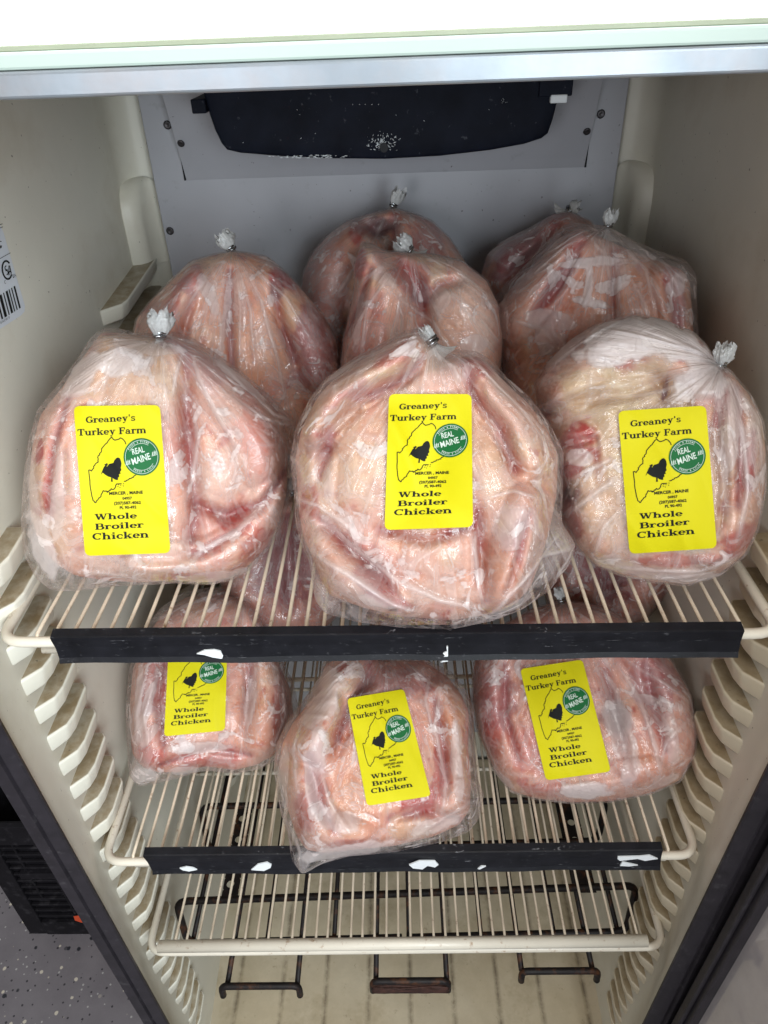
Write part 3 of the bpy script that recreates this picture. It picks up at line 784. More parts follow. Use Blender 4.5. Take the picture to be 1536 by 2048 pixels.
price_strip(S2, (286, 1712), (1326, 1701), (306, 1746), (1319, 1736),
            [[(359, 1737), (372, 1734), (386, 1736), (394, 1740), (378, 1743), (366, 1741)],
             [(502, 1740), (515, 1729), (534, 1725), (543, 1730), (541, 1736), (528, 1742), (512, 1741)],
             [(818, 1730), (838, 1722), (870, 1722), (877, 1730), (870, 1735), (855, 1732), (845, 1739), (826, 1737)],
             [(955, 1738), (962, 1733), (972, 1733), (960, 1739)],
             [(1235, 1718), (1236, 1714), (1280, 1713), (1300, 1711), (1316, 1718), (1290, 1722), (1275, 1718), (1240, 1722)],
             [(1240, 1732), (1245, 1724), (1262, 1728), (1276, 1731), (1258, 1733)]])
a = on_y(317, 1893, 0.3965); b = on_y(1294, 1881, 0.3965)
tube('front_rod', [a, b], 0.0066, M['wire'], S3, 16)

# ------------------------------------------------------------------ black wire rack under the lowest shelf
def rack():
    T = empty('wire_rack', (0.0, 0.47, Z(1.03)), 'rusty black wire lane rack below the lowest white shelf', 'rack')
    HB = 1.03
    def g(px, py, h): return Vector(on_h(px, py, h))
    fb0, fb1 = g(376, 1887, HB), g(1252, 1863, HB)
    ft0, ft1 = g(352, 1803, 0.957), g(1274, 1771, 0.957)
    loop = [fb0.lerp(fb1, 0.5), fb1, ft1, ft0, fb0, fb0.lerp(fb1, 0.49)]
    tube('frame_wire', fillet(loop, 0.016, 5), 0.0048, M['blackwire'], T, 8)
    bb0, bb1 = g(418, 1703, HB), g(1196, 1681, HB)
    bt0, bt1 = g(402, 1613, 0.957), g(1212, 1598, 0.957)
    loop = [bb0.lerp(bb1, 0.5), bb1, bt1, bt0, bb0, bb0.lerp(bb1, 0.49)]
    tube('frame_wire', fillet(loop, 0.016, 5), 0.0048, M['blackwire'], T, 8)
    # long wires front to back, picked where they cross the front bottom rail
    yr = 0.84
    pairs = {0: (468, 603), 1: (753, 889), 2: (1036, 1172)}
    hooks = [((443, 1972), (598, 1968)), ((745, 1962), (896, 1958)), ((1044, 1943), (1195, 1937))]
    for px in (384, 534, 668, 818, 962, 1108, 1236):
        p = g(px, 1884-(px-376)*0.0274, HB)
        tube('long_wire', [(p.x, yr, p.z-0.003), (p.x, p.y-0.006, p.z-0.003)], 0.0033, M['blackwire'], T, 7)
    for k, (a, b) in pairs.items():
        h0 = g(*hooks[k][0], HB); h1 = g(*hooks[k][1], HB)
        yy = (h0.y+h1.y)/2
        xa = g(a, 1884, HB).x; xb = g(b, 1874, HB).x
        for x in (xa, xb):
            tube('long_wire', [(x, yr, Z(HB)-0.003), (x, yy+0.001, Z(HB)-0.003)], 0.0036, M['blackwire'], T, 7)
        leg = 0.020
        pts = [(h0.x, yy-0.004, h0.z-leg), (h0.x, yy-0.002, h0.z+0.002), (h1.x, yy-0.002, h1.z+0.002), (h1.x, yy-0.004, h1.z-leg)]
        tube('front_stop', fillet(pts, 0.009, 5), 0.0043, M['blackwire'], T, 9)
        if k == 1:
            bm = bmesh.new(); bm_box(bm, h0.x-0.001, h1.x+0.001, yy-0.0085, yy-0.0005, h0.z-0.019, h0.z-0.004, 0.002)
            bmesh.ops.subdivide_edges(bm, edges=bm.edges[:], cuts=6, use_grid_fill=True)
            rg = random.Random(5)
            for v in bm.verts: v.co += Vector((rg.uniform(-1, 1), rg.uniform(-1, 1), rg.uniform(-1, 1)))*0.0007
            o = par(link('rusty_bar', bm_me(bm, True), M['rust']), T); o['label'] = 'flaking rusty stop bar'
    # perforated slats
    def slat(p0, p1, w, holes):
        a = g(*p0, HB-0.004); b = g(*p1, HB-0.004)
        x = (a.x+b.x)/2; y0, y1 = min(a.y, b.y), max(a.y, b.y)
        hy = sorted(holes); ys = [y0]; z0 = a.z
        bm = bmesh.new(); rad = 0.0055
        def quad(x0, x1, ya, yb):
            bm_box(bm, x0, x1, ya, yb, z0-0.0009, z0+0.0009)
        cur = y0
        for c in hy:
            quad(x-w, x+w, cur, c-0.009)
            # square cell with a round hole, faceted ring
            n = 24
            for zz in (z0+0.0009, z0-0.0009):
                ring = [bm.verts.new((x-0.002+rad*math.cos(2*math.pi*k/n), c+rad*math.sin(2*math.pi*k/n), zz)) for k in range(n)]
                sq = []
                for k in range(n):
                    cs, sn = math.cos(2*math.pi*k/n), math.sin(2*math.pi*k/n); mm = max(abs(cs)/w, abs(sn)/0.009)
                    sq.append(bm.verts.new((x+cs/mm, c+sn/mm, zz)))
                for k in range(n): bm.faces.new((ring[k], ring[(k+1) % n], sq[(k+1) % n], sq[k]))
            cur = c+0.009
        quad(x-w, x+w, cur, y1)
        par(link('perforated_slat', bm_me(bm), M['blackwire']), T)
    hs = [g(px, py, HB-0.004).y for px, py in ((487, 1637), (480, 1679), (466, 1768))]
    slat((492, 1605), (458, 1806), 0.0115, hs)
    hs = [g(px, py, HB-0.004).y for px, py in ((1143, 1645), (1147, 1680))]
    slat((1140, 1605), (1172, 1785), 0.0115, hs)
rack()

# ------------------------------------------------------------------ black crate on the floor, left
def crate():
    c = on_h(60, 1868, H)
    x0, y0 = c[0], c[1]
    T = empty('plastic_crate', (x0+0.17, y0+0.17, 0.0), 'black ribbed plastic crate on the speckled floor beside the freezer', 'crate')
    x1, y1, hh = x0+0.34, y0+0.34, 0.36
    def wallgrid(name, horizontal_axis, a0, a1, fixed, sgn):
        bm = bmesh.new()
        def bxw(u0, u1, d0, d1, z0, z1):
            lo, hi = sorted((fixed+sgn*d0, fixed+sgn*d1))
            if horizontal_axis == 'x': bm_box(bm, u0, u1, lo, hi, z0, z1, 0.0015)
            else: bm_box(bm, lo, hi, u0, u1, z0, z1, 0.0015)
        bxw(a0, a1, 0.008, 0.012, 0.004, hh)                  # web
        bxw(a0, a0+0.035, 0.0, 0.0079, 0.0, hh+0.004); bxw(a1-0.035, a1, 0.0, 0.0079, 0.0, hh+0.004)
        bxw(a0+0.0351, a1-0.0351, -0.002, 0.0078, 0.001, 0.045); bxw(a0+0.0351, a1-0.0351, -0.002, 0.0078, hh-0.05, hh+0.002)
        z = 0.062
        while z < hh-0.06:
            bxw(a0+0.0351, a1-0.0351, 0.001, 0.0078, z, z+0.004); z += 0.021
        k = 0; u = a0+0.06
        while u < a1-0.05:
            bxw(u, u+0.004, 0.002, 0.0077, 0.048 if k % 2 else 0.125, hh-0.14 if k % 2 else hh-0.055); u += 0.045; k += 1
        bxw(a0+0.05, a1-0.05, -0.004, 0.0078, 0.205, 0.222)
        par(link(name, bm_me(bm), M['crate']), T)
    wallgrid('crate_wall', 'x', x0, x1, y0, 1); wallgrid('crate_wall', 'x', x0, x1, y1, -1)
    wallgrid('crate_wall', 'y', y0+0.0125, y1-0.0125, x0, 1); wallgrid('crate_wall', 'y', y0+0.0125, y1-0.0125, x1, -1)
    box('crate_base', x0+0.013, x1-0.013, y0+0.013, y1-0.013, 0.003, 0.012, M['crate'], T, 0.001)
    p = [Vector(on_y(a, b, y0-0.0027)) for a, b in ((147, 1833), (160, 1831), (176, 1838), (176, 1846), (162, 1845), (150, 1841))]
    vb = [q+Vector((0, 0.0005, 0)) for q in p]; n = len(p)
    o = link('orange_sticker', me_from(p+vb, [tuple(range(n)), tuple(range(2*n-1, n-1, -1))]+[(i, i+n, (i+1) % n+n, (i+1) % n) for i in range(n)]), M['orange']); par(o, T)
crate()
# ------------------------------------------------------------------ numpy helpers for the birds
PERM = RNG.permutation(512); GRAD = RNG.normal(size=(512, 3)); GRAD /= np.linalg.norm(GRAD, axis=1)[:, None]
def perlin(x, y, z=0.0):
    x = np.asarray(x, float); y = np.asarray(y, float); z = np.zeros_like(x)+z
    xi, yi, zi = np.floor(x).astype(int), np.floor(y).astype(int), np.floor(z).astype(int)
    xf, yf, zf = x-xi, y-yi, z-zi
    fd = lambda t: t*t*t*(t*(t*6-15)+10)
    u, v, w = fd(xf), fd(yf), fd(zf)
    def g(a, b, c):
        hsh = PERM[(PERM[(PERM[(xi+a) & 511]+yi+b) & 511]+zi+c) & 511]
        G = GRAD[hsh]; return G[..., 0]*(xf-a)+G[..., 1]*(yf-b)+G[..., 2]*(zf-c)
    lp = lambda t, a, b: a+t*(b-a)
    return lp(w, lp(v, lp(u, g(0, 0, 0), g(1, 0, 0)), lp(u, g(0, 1, 0), g(1, 1, 0))), lp(v, lp(u, g(0, 0, 1), g(1, 0, 1)), lp(u, g(0, 1, 1), g(1, 1, 1))))*1.6
def fbm(x, y, z=0.0, o=4):
    s = 0; a = 0.5
    for k in range(o): s = s+a*perlin(x*2**k, y*2**k, z+k*7.3); a *= 0.5
    return s
def sstep(a, b, x):
    t = np.clip((x-a)/(b-a), 0, 1); return t*t*(3-2*t)
def seg_dist(u, v, pts):
    """distance to a polyline and the position along it (0..1)"""
    best = np.full(u.shape, 1e9); along = np.zeros(u.shape)
    n = len(pts)-1
    for i in range(n):
        ax, ay = pts[i]; bx, by = pts[i+1]
        dx, dy = bx-ax, by-ay; L2 = dx*dx+dy*dy+1e-12
        t = np.clip(((u-ax)*dx+(v-ay)*dy)/L2, 0, 1)
        d = np.hypot(u-ax-t*dx, v-ay-t*dy)
        mk = d < best; best = np.where(mk, d, best); along = np.where(mk, (i+t)/n, along)
    return best, along

# ------------------------------------------------------------------ label artwork (units of one label scan)
LQ = [(97, 118), (1195, 118), (1312, 1958), (240, 2008)]          # its corners there: TL TR BR BL
def inv_bilin(P):
    P = np.asarray(P, float); q = [np.array(c, float) for c in LQ]
    ab = np.full((len(P), 2), 0.5)
    for it in range(12):
        a = ab[:, :1]; b = ab[:, 1:]
        X = (1-a)*(1-b)*q[0]+a*(1-b)*q[1]+a*b*q[2]+(1-a)*b*q[3]
        da = (1-b)*(q[1]-q[0])+b*(q[2]-q[3]); db = (1-a)*(q[3]-q[0])+a*(q[2]-q[1])
        r = P-X; det = da[:, 0]*db[:, 1]-da[:, 1]*db[:, 0]
        ab[:, 0] += (r[:, 0]*db[:, 1]-r[:, 1]*db[:, 0])/det
        ab[:, 1] += (da[:, 0]*r[:, 1]-da[:, 1]*r[:, 0])/det
    return ab
# slab serif letters from strokes: T thick, N thin, serif bars
T_, N_, S_ = 0.215, 0.085, 0.085
def st(x, y0, y1, w=T_, s0=0.19, s1=0.0):
    o = [('l', x, y0, x, y1, w)]
    if s0: o.append(('l', x-s0, y0+S_/2, x+s0, y0+S_/2, S_))
    if s1: o.append(('l', x-s1, y1-S_/2, x+s1, y1-S_/2, S_))
    return o
def lt(x, y1): return [('l', x-0.2, y1-S_/2, x, y1-S_/2, S_)]
def ar(cx, cy, rx, ry, a0, a1, wt=T_, wn=N_): return [('a', cx, cy, rx, ry, a0, a1, wt, wn)]
XH = 0.68
GL = {
 'G': (0.98, ar(0.5, 0.5, 0.36, 0.44, 55, 335)+st(0.79, 0.08, 0.46, 0.2, 0, 0)+[('l', 0.56, 0.43, 0.95, 0.43, S_)]+[('l', 0.78, 0.68, 0.78, 0.96, 0.10)]),
 'C': (0.93, ar(0.5, 0.5, 0.36, 0.44, 50, 315)+[('l', 0.79, 0.66, 0.79, 0.97, 0.10)]),
 'T': (0.90, st(0.45, 0, 0.96, 0.22, 0.22)+[('l', 0.04, 0.95, 0.86, 0.95, 0.10), ('l', 0.08, 0.68, 0.08, 0.96, 0.10), ('l', 0.82, 0.68, 0.82, 0.96, 0.10)]),
 'F': (0.82, st(0.24, 0, 1.0, 0.22, 0.22, 0.2)+[('l', 0.24, 0.95, 0.76, 0.95, 0.10), ('l', 0.73, 0.68, 0.73, 0.97, 0.10), ('l', 0.28, 0.51, 0.58, 0.51, 0.09), ('l', 0.57, 0.38, 0.57, 0.64, 0.09)]),
 'B': (0.92, st(0.24, 0, 1.0, 0.22, 0.2, 0.2)+[('l', 0.2, 0.955, 0.52, 0.955, 0.09), ('l', 0.2, 0.045, 0.55, 0.045, 0.09), ('l', 0.25, 0.53, 0.52, 0.53, 0.08)]+ar(0.5, 0.745, 0.22, 0.215, -90, 90, 0.2)+ar(0.54, 0.285, 0.25, 0.245, -90, 90, 0.22)),
 'W': (1.25, [('l', 0.16, 0.98, 0.40, 0.0, 0.20), ('l', 0.40, 0.02, 0.62, 0.95, 0.10), ('l', 0.58, 0.98, 0.84, 0.0, 0.20), ('l', 0.84, 0.02, 1.07, 0.98, 0.09), ('l', 0.0, 0.955, 0.36, 0.955, S_), ('l', 0.44, 0.955, 0.76, 0.955, S_), ('l', 0.94, 0.955, 1.22, 0.955, S_)]),
 'r': (0.62, st(0.20, 0, XH, T_, 0.2)+lt(0.18, XH)+ar(0.43, 0.40, 0.19, 0.24, 60, 170, 0.12, 0.12)+[('l', 0.50, 0.54, 0.58, 0.54, 0.19)]),
 'e': (0.68, ar(0.34, 0.34, 0.235, 0.29, 0, 320)+[('l', 0.15, 0.34, 0.60, 0.34, 0.08), ('l', 0.575, 0.33, 0.575, 0.42, 0.14)]),
 'a': (0.74, ar(0.30, 0.20, 0.20, 0.165, 0, 360, 0.17, 0.08)+[('l', 0.49, 0.1, 0.49, 0.50, 0.19), ('l', 0.49, 0.045, 0.70, 0.045, 0.09)]+ar(0.31, 0.46, 0.185, 0.175, 0, 165, 0.13, 0.09)+[('l', 0.12, 0.50, 0.24, 0.50, 0.14)]),
 'n': (0.86, st(0.20, 0, XH, T_, 0.18)+lt(0.18, XH)+ar(0.42, 0.40, 0.205, 0.235, 0, 140, 0.2, 0.10)+st(0.63, 0, 0.44, T_, 0.18)),
 'm': (1.26, st(0.20, 0, XH, T_, 0.16)+lt(0.18, XH)+ar(0.41, 0.40, 0.20, 0.235, 0, 140, 0.2, 0.10)+st(0.615, 0, 0.44, T_, 0.15)+ar(0.83, 0.40, 0.20, 0.235, 0, 140, 0.2, 0.10)+st(1.035, 0, 0.44, T_, 0.16)),
 'h': (0.86, st(0.20, 0, 1.02, T_, 0.18)+lt(0.18, 1.02)+ar(0.42, 0.40, 0.205, 0.235, 0, 140, 0.2, 0.10)+st(0.63, 0, 0.44, T_, 0.18)),
 'u': (0.86, st(0.20, 0.22, XH, T_, 0)+lt(0.18, XH)+ar(0.41, 0.27, 0.205, 0.225, 180, 330, 0.2, 0.10)+st(0.64, 0, XH, T_, 0)+lt(0.62, XH)+[('l', 0.64, S_/2, 0.82, S_/2, S_)]),
 'k': (0.86, st(0.20, 0, 1.02, T_, 0.18)+lt(0.18, 1.02)+[('l', 0.28, 0.30, 0.66, 0.64, 0.09), ('l', 0.40, 0.42, 0.68, 0.04, 0.20), ('l', 0.48, 0.64, 0.80, 0.64, S_), ('l', 0.46, 0.043, 0.86, 0.043, S_)]),
 'y': (0.80, [('l', 0.20, 0.66, 0.42, 0.06, 0.20), ('l', 0.62, 0.66, 0.36, -0.12, 0.09), ('l', 0.04, XH-S_/2, 0.38, XH-S_/2, S_), ('l', 0.48, XH-S_/2, 0.78, XH-S_/2, S_), ('l', 0.13, -0.20, 0.33, -0.20, 0.14)]),
 "'": (0.30, [('l', 0.15, 0.68, 0.15, 1.0, 0.13)]),
 's': (0.62, ar(0.31, 0.50, 0.17, 0.14, 20, 270, 0.14, 0.09)+ar(0.31, 0.185, 0.19, 0.15, -160, 90, 0.15, 0.09)+[('l', 0.5, 0.5, 0.5, 0.66, 0.07), ('l', 0.1, 0.03, 0.1, 0.2, 0.07)]),
 'i': (0.46, st(0.22, 0, XH, T_, 0.18)+lt(0.20, XH)+[('l', 0.22, 0.80, 0.22, 1.0, 0.20)]),
 'l': (0.46, st(0.22, 0, 1.02, T_, 0.18)+lt(0.20, 1.02)),
 'o': (0.74, ar(0.37, 0.34, 0.255, 0.295, 0, 360)),
 'c': (0.66, ar(0.36, 0.34, 0.245, 0.295, 45, 320)+[('l', 0.52, 0.46, 0.60, 0.46, 0.16)]),
 ' ': (0.36, []),
}
def glyph_polys(g):
    out = []
    for s in GL[g][1]:
        if s[0] == 'l':
            _, x0, y0, x1, y1, w = s
            n = max(1, int(math.hypot(x1-x0, y1-y0)/0.35))
            dx, dy = x1-x0, y1-y0; l = math.hypot(dx, dy); nx, ny = -dy/l*w/2, dx/l*w/2
            for i in range(n):
                a, b = i/n, (i+1)/n
                out.append([(x0+dx*a+nx, y0+dy*a+ny), (x0+dx*a-nx, y0+dy*a-ny), (x0+dx*b-nx, y0+dy*b-ny), (x0+dx*b+nx, y0+dy*b+ny)])
        else:
            _, cx, cy, rx, ry, a0, a1, wt, wn = s
            n = max(4, int(abs(a1-a0)/22))
            def q(t, k):
                w = wn+(wt-wn)*abs(math.cos(t)); x = cx+rx*math.cos(t); y = cy+ry*math.sin(t)
                nx, ny = math.cos(t)/rx, math.sin(t)/ry; l = math.hypot(nx, ny)
                return (x+nx/l*w/2*k, y+ny/l*w/2*k)
            for i in range(n):
                t0 = math.radians(a0+(a1-a0)*i/n); t1 = math.radians(a0+(a1-a0)*(i+1)/n)
                out.append([q(t0, 1), q(t0, -1), q(t1, -1), q(t1, 1)])
    return out
def text_line(txt, p0, p1, cap):
    """slab text fitted between two baseline points of the scan"""
    adv = sum(GL[c][0] for c in txt)
    ex = np.array([p1[0]-p0[0], p1[1]-p0[1]])/adv
    d = ex/np.linalg.norm(ex); ey = np.array([d[1], -d[0]])*cap
    V, F_ = [], []; x = 0
    for c in txt:
        for pl in glyph_polys(c):
            F_.append(tuple(range(len(V), len(V)+len(pl))))
            V += [np.array(p0)+ex*(x+a)+ey*b for a, b in pl]
        x += GL[c][0]
    return V, F_
_FC = {}
def font_mesh(txt, bold=0.0):
    if (txt, bold) in _FC: return _FC[(txt, bold)]
    cu = bpy.data.curves.new('f', 'FONT'); cu.body = txt; cu.size = 1.0; cu.offset = bold; cu.resolution_u = 3
    ob = bpy.data.objects.new('f', cu); COL.objects.link(ob)
    dg = bpy.context.evaluated_depsgraph_get(); dg.update()
    me = ob.evaluated_get(dg).to_mesh()
    V = np.array([v.co[:2] for v in me.vertices]).reshape(-1, 2); Fs = [tuple(p.vertices) for p in me.polygons]
    ob.evaluated_get(dg).to_mesh_clear()
    bpy.data.objects.remove(ob); bpy.data.curves.remove(cu)
    _FC[(txt, bold)] = (V, Fs); return V, Fs
def font_line(txt, p0, p1, cap, bold=0.02):
    V, Fs = font_mesh(txt, bold)
    lo, hi = V.min(0), V.max(0)
    ex = np.array([p1[0]-p0[0], p1[1]-p0[1]], float); d = ex/np.linalg.norm(ex); ey = np.array([d[1], -d[0]])
    X = (V[:, :1]-lo[0])/(hi[0]-lo[0]); Y = V[:, 1:]/0.70*cap
    return list(np.array(p0)+X*ex+Y*ey), Fs
def join(*parts):
    V, F_ = [], []
    for v, f in parts:
        o = len(V); V += list(v); F_ += [tuple(i+o for i in q) for q in f]
    return V, F_
def stroke(pts, w):
    V, F_ = [], []
    for (ax, ay), (bx, by) in zip(pts[:-1], pts[1:]):
        dx, dy = bx-ax, by-ay; l = math.hypot(dx, dy)+1e-9; nx, ny = -dy/l*w/2, dx/l*w/2; ex, ey = dx/l*w*.35, dy/l*w*.35
        o = len(V); V += [(ax+nx-ex, ay+ny-ey), (ax-nx-ex, ay-ny-ey), (bx-nx+ex, by-ny+ey), (bx+nx+ex, by+ny+ey)]; F_.append((o, o+1, o+2, o+3))
    return V, F_
def poly_fill(pts):
    from mathutils.geometry import tessellate_polygon
    tr = tessellate_polygon([[Vector((x, y, 0)) for x, y in pts]])
    P = [np.array(p, float) for p in pts]; T = [tuple(t) for t in tr]
    for _ in range(4):                                   # split long edges so the print follows the curled paper
        mid = {}; T2 = []
        def mp(a, b):
            k = (min(a, b), max(a, b))
            if k not in mid: mid[k] = len(P); P.append((P[a]+P[b])/2)
            return mid[k]
        lim = 45
        for a, b, c in T:
            e = [(np.linalg.norm(P[a]-P[b]), a, b, c), (np.linalg.norm(P[b]-P[c]), b, c, a), (np.linalg.norm(P[c]-P[a]), c, a, b)]
            if max(e)[0] > lim:
                ab, bc, ca = mp(a, b), mp(b, c), mp(c, a); T2 += [(a, ab, ca), (ab, b, bc), (ca, bc, c), (ab, bc, ca)]
            else: T2.append((a, b, c))
        T = T2
    return P, T
def circ(cx, cy, rx, ry, a0, a1, n, w):
    return stroke([(cx+rx*math.cos(math.radians(a0+(a1-a0)*i/n)), cy-ry*math.sin(math.radians(a0+(a1-a0)*i/n))) for i in range(n+1)], w)
BCX, BCY, BR = 957, 762, 229
def arc_text(txt, r, a_mid, span, cap, flip):
    parts = []; n = len(txt)
    for i, ch in enumerate(txt):
        if ch == ' ': continue
        t = (i+0.5)/n-0.5
        a = math.radians(a_mid-span*t) if not flip else math.radians(a_mid+span*t)
        x, y = BCX+r*math.cos(a), BCY-r*math.sin(a)
        d = np.array([math.sin(a), math.cos(a)])*(1 if not flip else -1); wd = cap*0.62
        parts.append(font_line(ch, (x-d[0]*wd/2, y-d[1]*wd/2), (x+d[0]*wd/2, y+d[1]*wd/2), cap, 0.01))
    return join(*parts)
MAINE = [(757, 600), (750, 575), (735, 555), (715, 535), (690, 524), (670, 540), (620, 552), (600, 540), (578, 512), (555, 535), (538, 556), (520, 585), (500, 600), (470, 635), (450, 660), (449, 690), (445, 700), (425, 718), (428, 735), (410, 745), (402, 765), (408, 785), (405, 805), (407, 825), (385, 838), (370, 852), (362, 868), (348, 880), (353, 898), (338, 915), (322, 938), (305, 925), (288, 928), (291, 965), (295, 1000), (302, 1060), (303, 1100), (308, 1150), (320, 1210), (326, 1250), (338, 1290), (342, 1312), (358, 1318), (366, 1336), (378, 1334), (388, 1310), (402, 1300), (415, 1278), (440, 1262), (444, 1235), (458, 1212), (470, 1185), (490, 1193), (508, 1188), (520, 1202), (538, 1196), (548, 1178), (562, 1180), (572, 1160), (588, 1172), (604, 1168), (625, 1140), (628, 1118), (640, 1100), (700, 1098)]
COAST = [(735, 1068), (755, 1066), (770, 1053), (790, 1048), (802, 1032), (822, 1032), (838, 1018), (848, 1020), (860, 1000), (885, 985)]
TURKEY = [(520, 838), (530, 850), (524, 868), (512, 876), (521, 884), (545, 850), (580, 842), (600, 835), (615, 800), (640, 775), (660, 768), (682, 780), (696, 812), (702, 850), (692, 898), (700, 925), (682, 950), (692, 972), (668, 978), (674, 1008), (658, 1018), (657, 1050), (632, 1050), (602, 1036), (588, 1022), (590, 1076), (578, 1068), (568, 1078), (572, 1018), (530, 1006), (490, 980), (463, 957), (438, 990), (455, 945), (466, 918), (480, 888), (496, 868), (484, 858)]
def art():
    A = {}
    A['farm_name'] = join(text_line("Greaney's", (250, 336), (884, 309), 82), text_line('Turkey Farm', (146, 494), (1022, 466), 84))
    A['product_name'] = join(text_line('Whole', (362, 1552), (896, 1530), 74), text_line('Broiler', (362, 1678), (982, 1644), 76), text_line('Chicken', (330, 1806), (1048, 1768), 84))
    A['address_print'] = join(font_line('MERCER , MAINE', (546, 1239), (970, 1222), 38, 0.03), font_line('04957', (712, 1297), (833, 1292), 32, 0.03),
        font_line('(207)587-4062', (606, 1360), (945, 1348), 35, 0.03), font_line('PL 90-492', (678, 1416), (888, 1405), 35, 0.03))
    isl = [poly_fill([(x-7, y-8), (x+8, y-5), (x+3, y+9)]) for x, y in ((655, 1135), (690, 1118), (722, 1126), (680, 1146), (726, 1098), (662, 1112))]
    A['map_outline'] = join(stroke(MAINE, 11), stroke(COAST, 11), poly_fill([(505, 1188), (540, 1190), (530, 1212), (512, 1206)]), *isl)
    A['turkey_print'] = poly_fill(TURKEY)
    n = 40
    ring = [(BCX+BR*math.cos(2*math.pi*i/n), BCY-BR*1.02*math.sin(2*math.pi*i/n)) for i in range(n)]
    V = [(BCX, BCY)]; F_ = []
    for k, rr in enumerate((0.35, 0.7, 1.0)):
        V += [(BCX+(x-BCX)*rr, BCY+(y-BCY)*rr) for x, y in ring]
    for i in range(n):
        j = (i+1) % n; F_.append((0, 1+i, 1+j))
        for k in range(2): F_.append((1+k*n+i, 1+(k+1)*n+i, 1+(k+1)*n+j, 1+k*n+j))
    A['round_sticker'] = (V, F_)
    tree = []
    for (tx, ty) in ((785, 825), (1118, 712)):
        for k in range(3):
            x = tx-22+k*21; y = ty+18-k*6
            tree.append(poly_fill([(x-8, y+12), (x+8, y+10), (x, y-22)]))
            tree.append(poly_fill([(x-8, y-8), (x+8, y-10), (x, y-36-(k == 1)*10)]))
        tree.append(stroke([(tx-32, ty+40), (tx+34, ty+22)], 6))
    A['sticker_lettering'] = join(font_line('REAL', (846, 736), (998, 699), 74, 0.015), font_line('MAINE', (846, 862), (1076, 788), 82, 0.018),
        circ(BCX, BCY, BR*0.9, BR*0.92, 0, 360, 48, 5), circ(BCX, BCY, BR*0.72, BR*0.73, 60, 155, 18, 4.5), circ(BCX, BCY, BR*0.72, BR*0.73, 235, 330, 18, 4.5),
        arc_text('FOODS & FARMS', BR*0.78, 106, 92, 24, False), arc_text('FRESH & LOCAL', BR*0.86, 282, 92, 24, True), *tree)
    return {k: (inv_bilin(v), f) for k, (v, f) in A.items()}
ART = art()
ART_MAT = {'farm_name': 'ink', 'product_name': 'ink', 'address_print': 'ink', 'map_outline': 'ink', 'turkey_print': 'ink', 'round_sticker': 'green', 'sticker_lettering': 'whiteink'}
ART_LIFT = {'farm_name': .0004, 'product_name': .0004, 'address_print': .0004, 'map_outline': .0004, 'turkey_print': .0004, 'round_sticker': .0007, 'sticker_lettering': .0011}

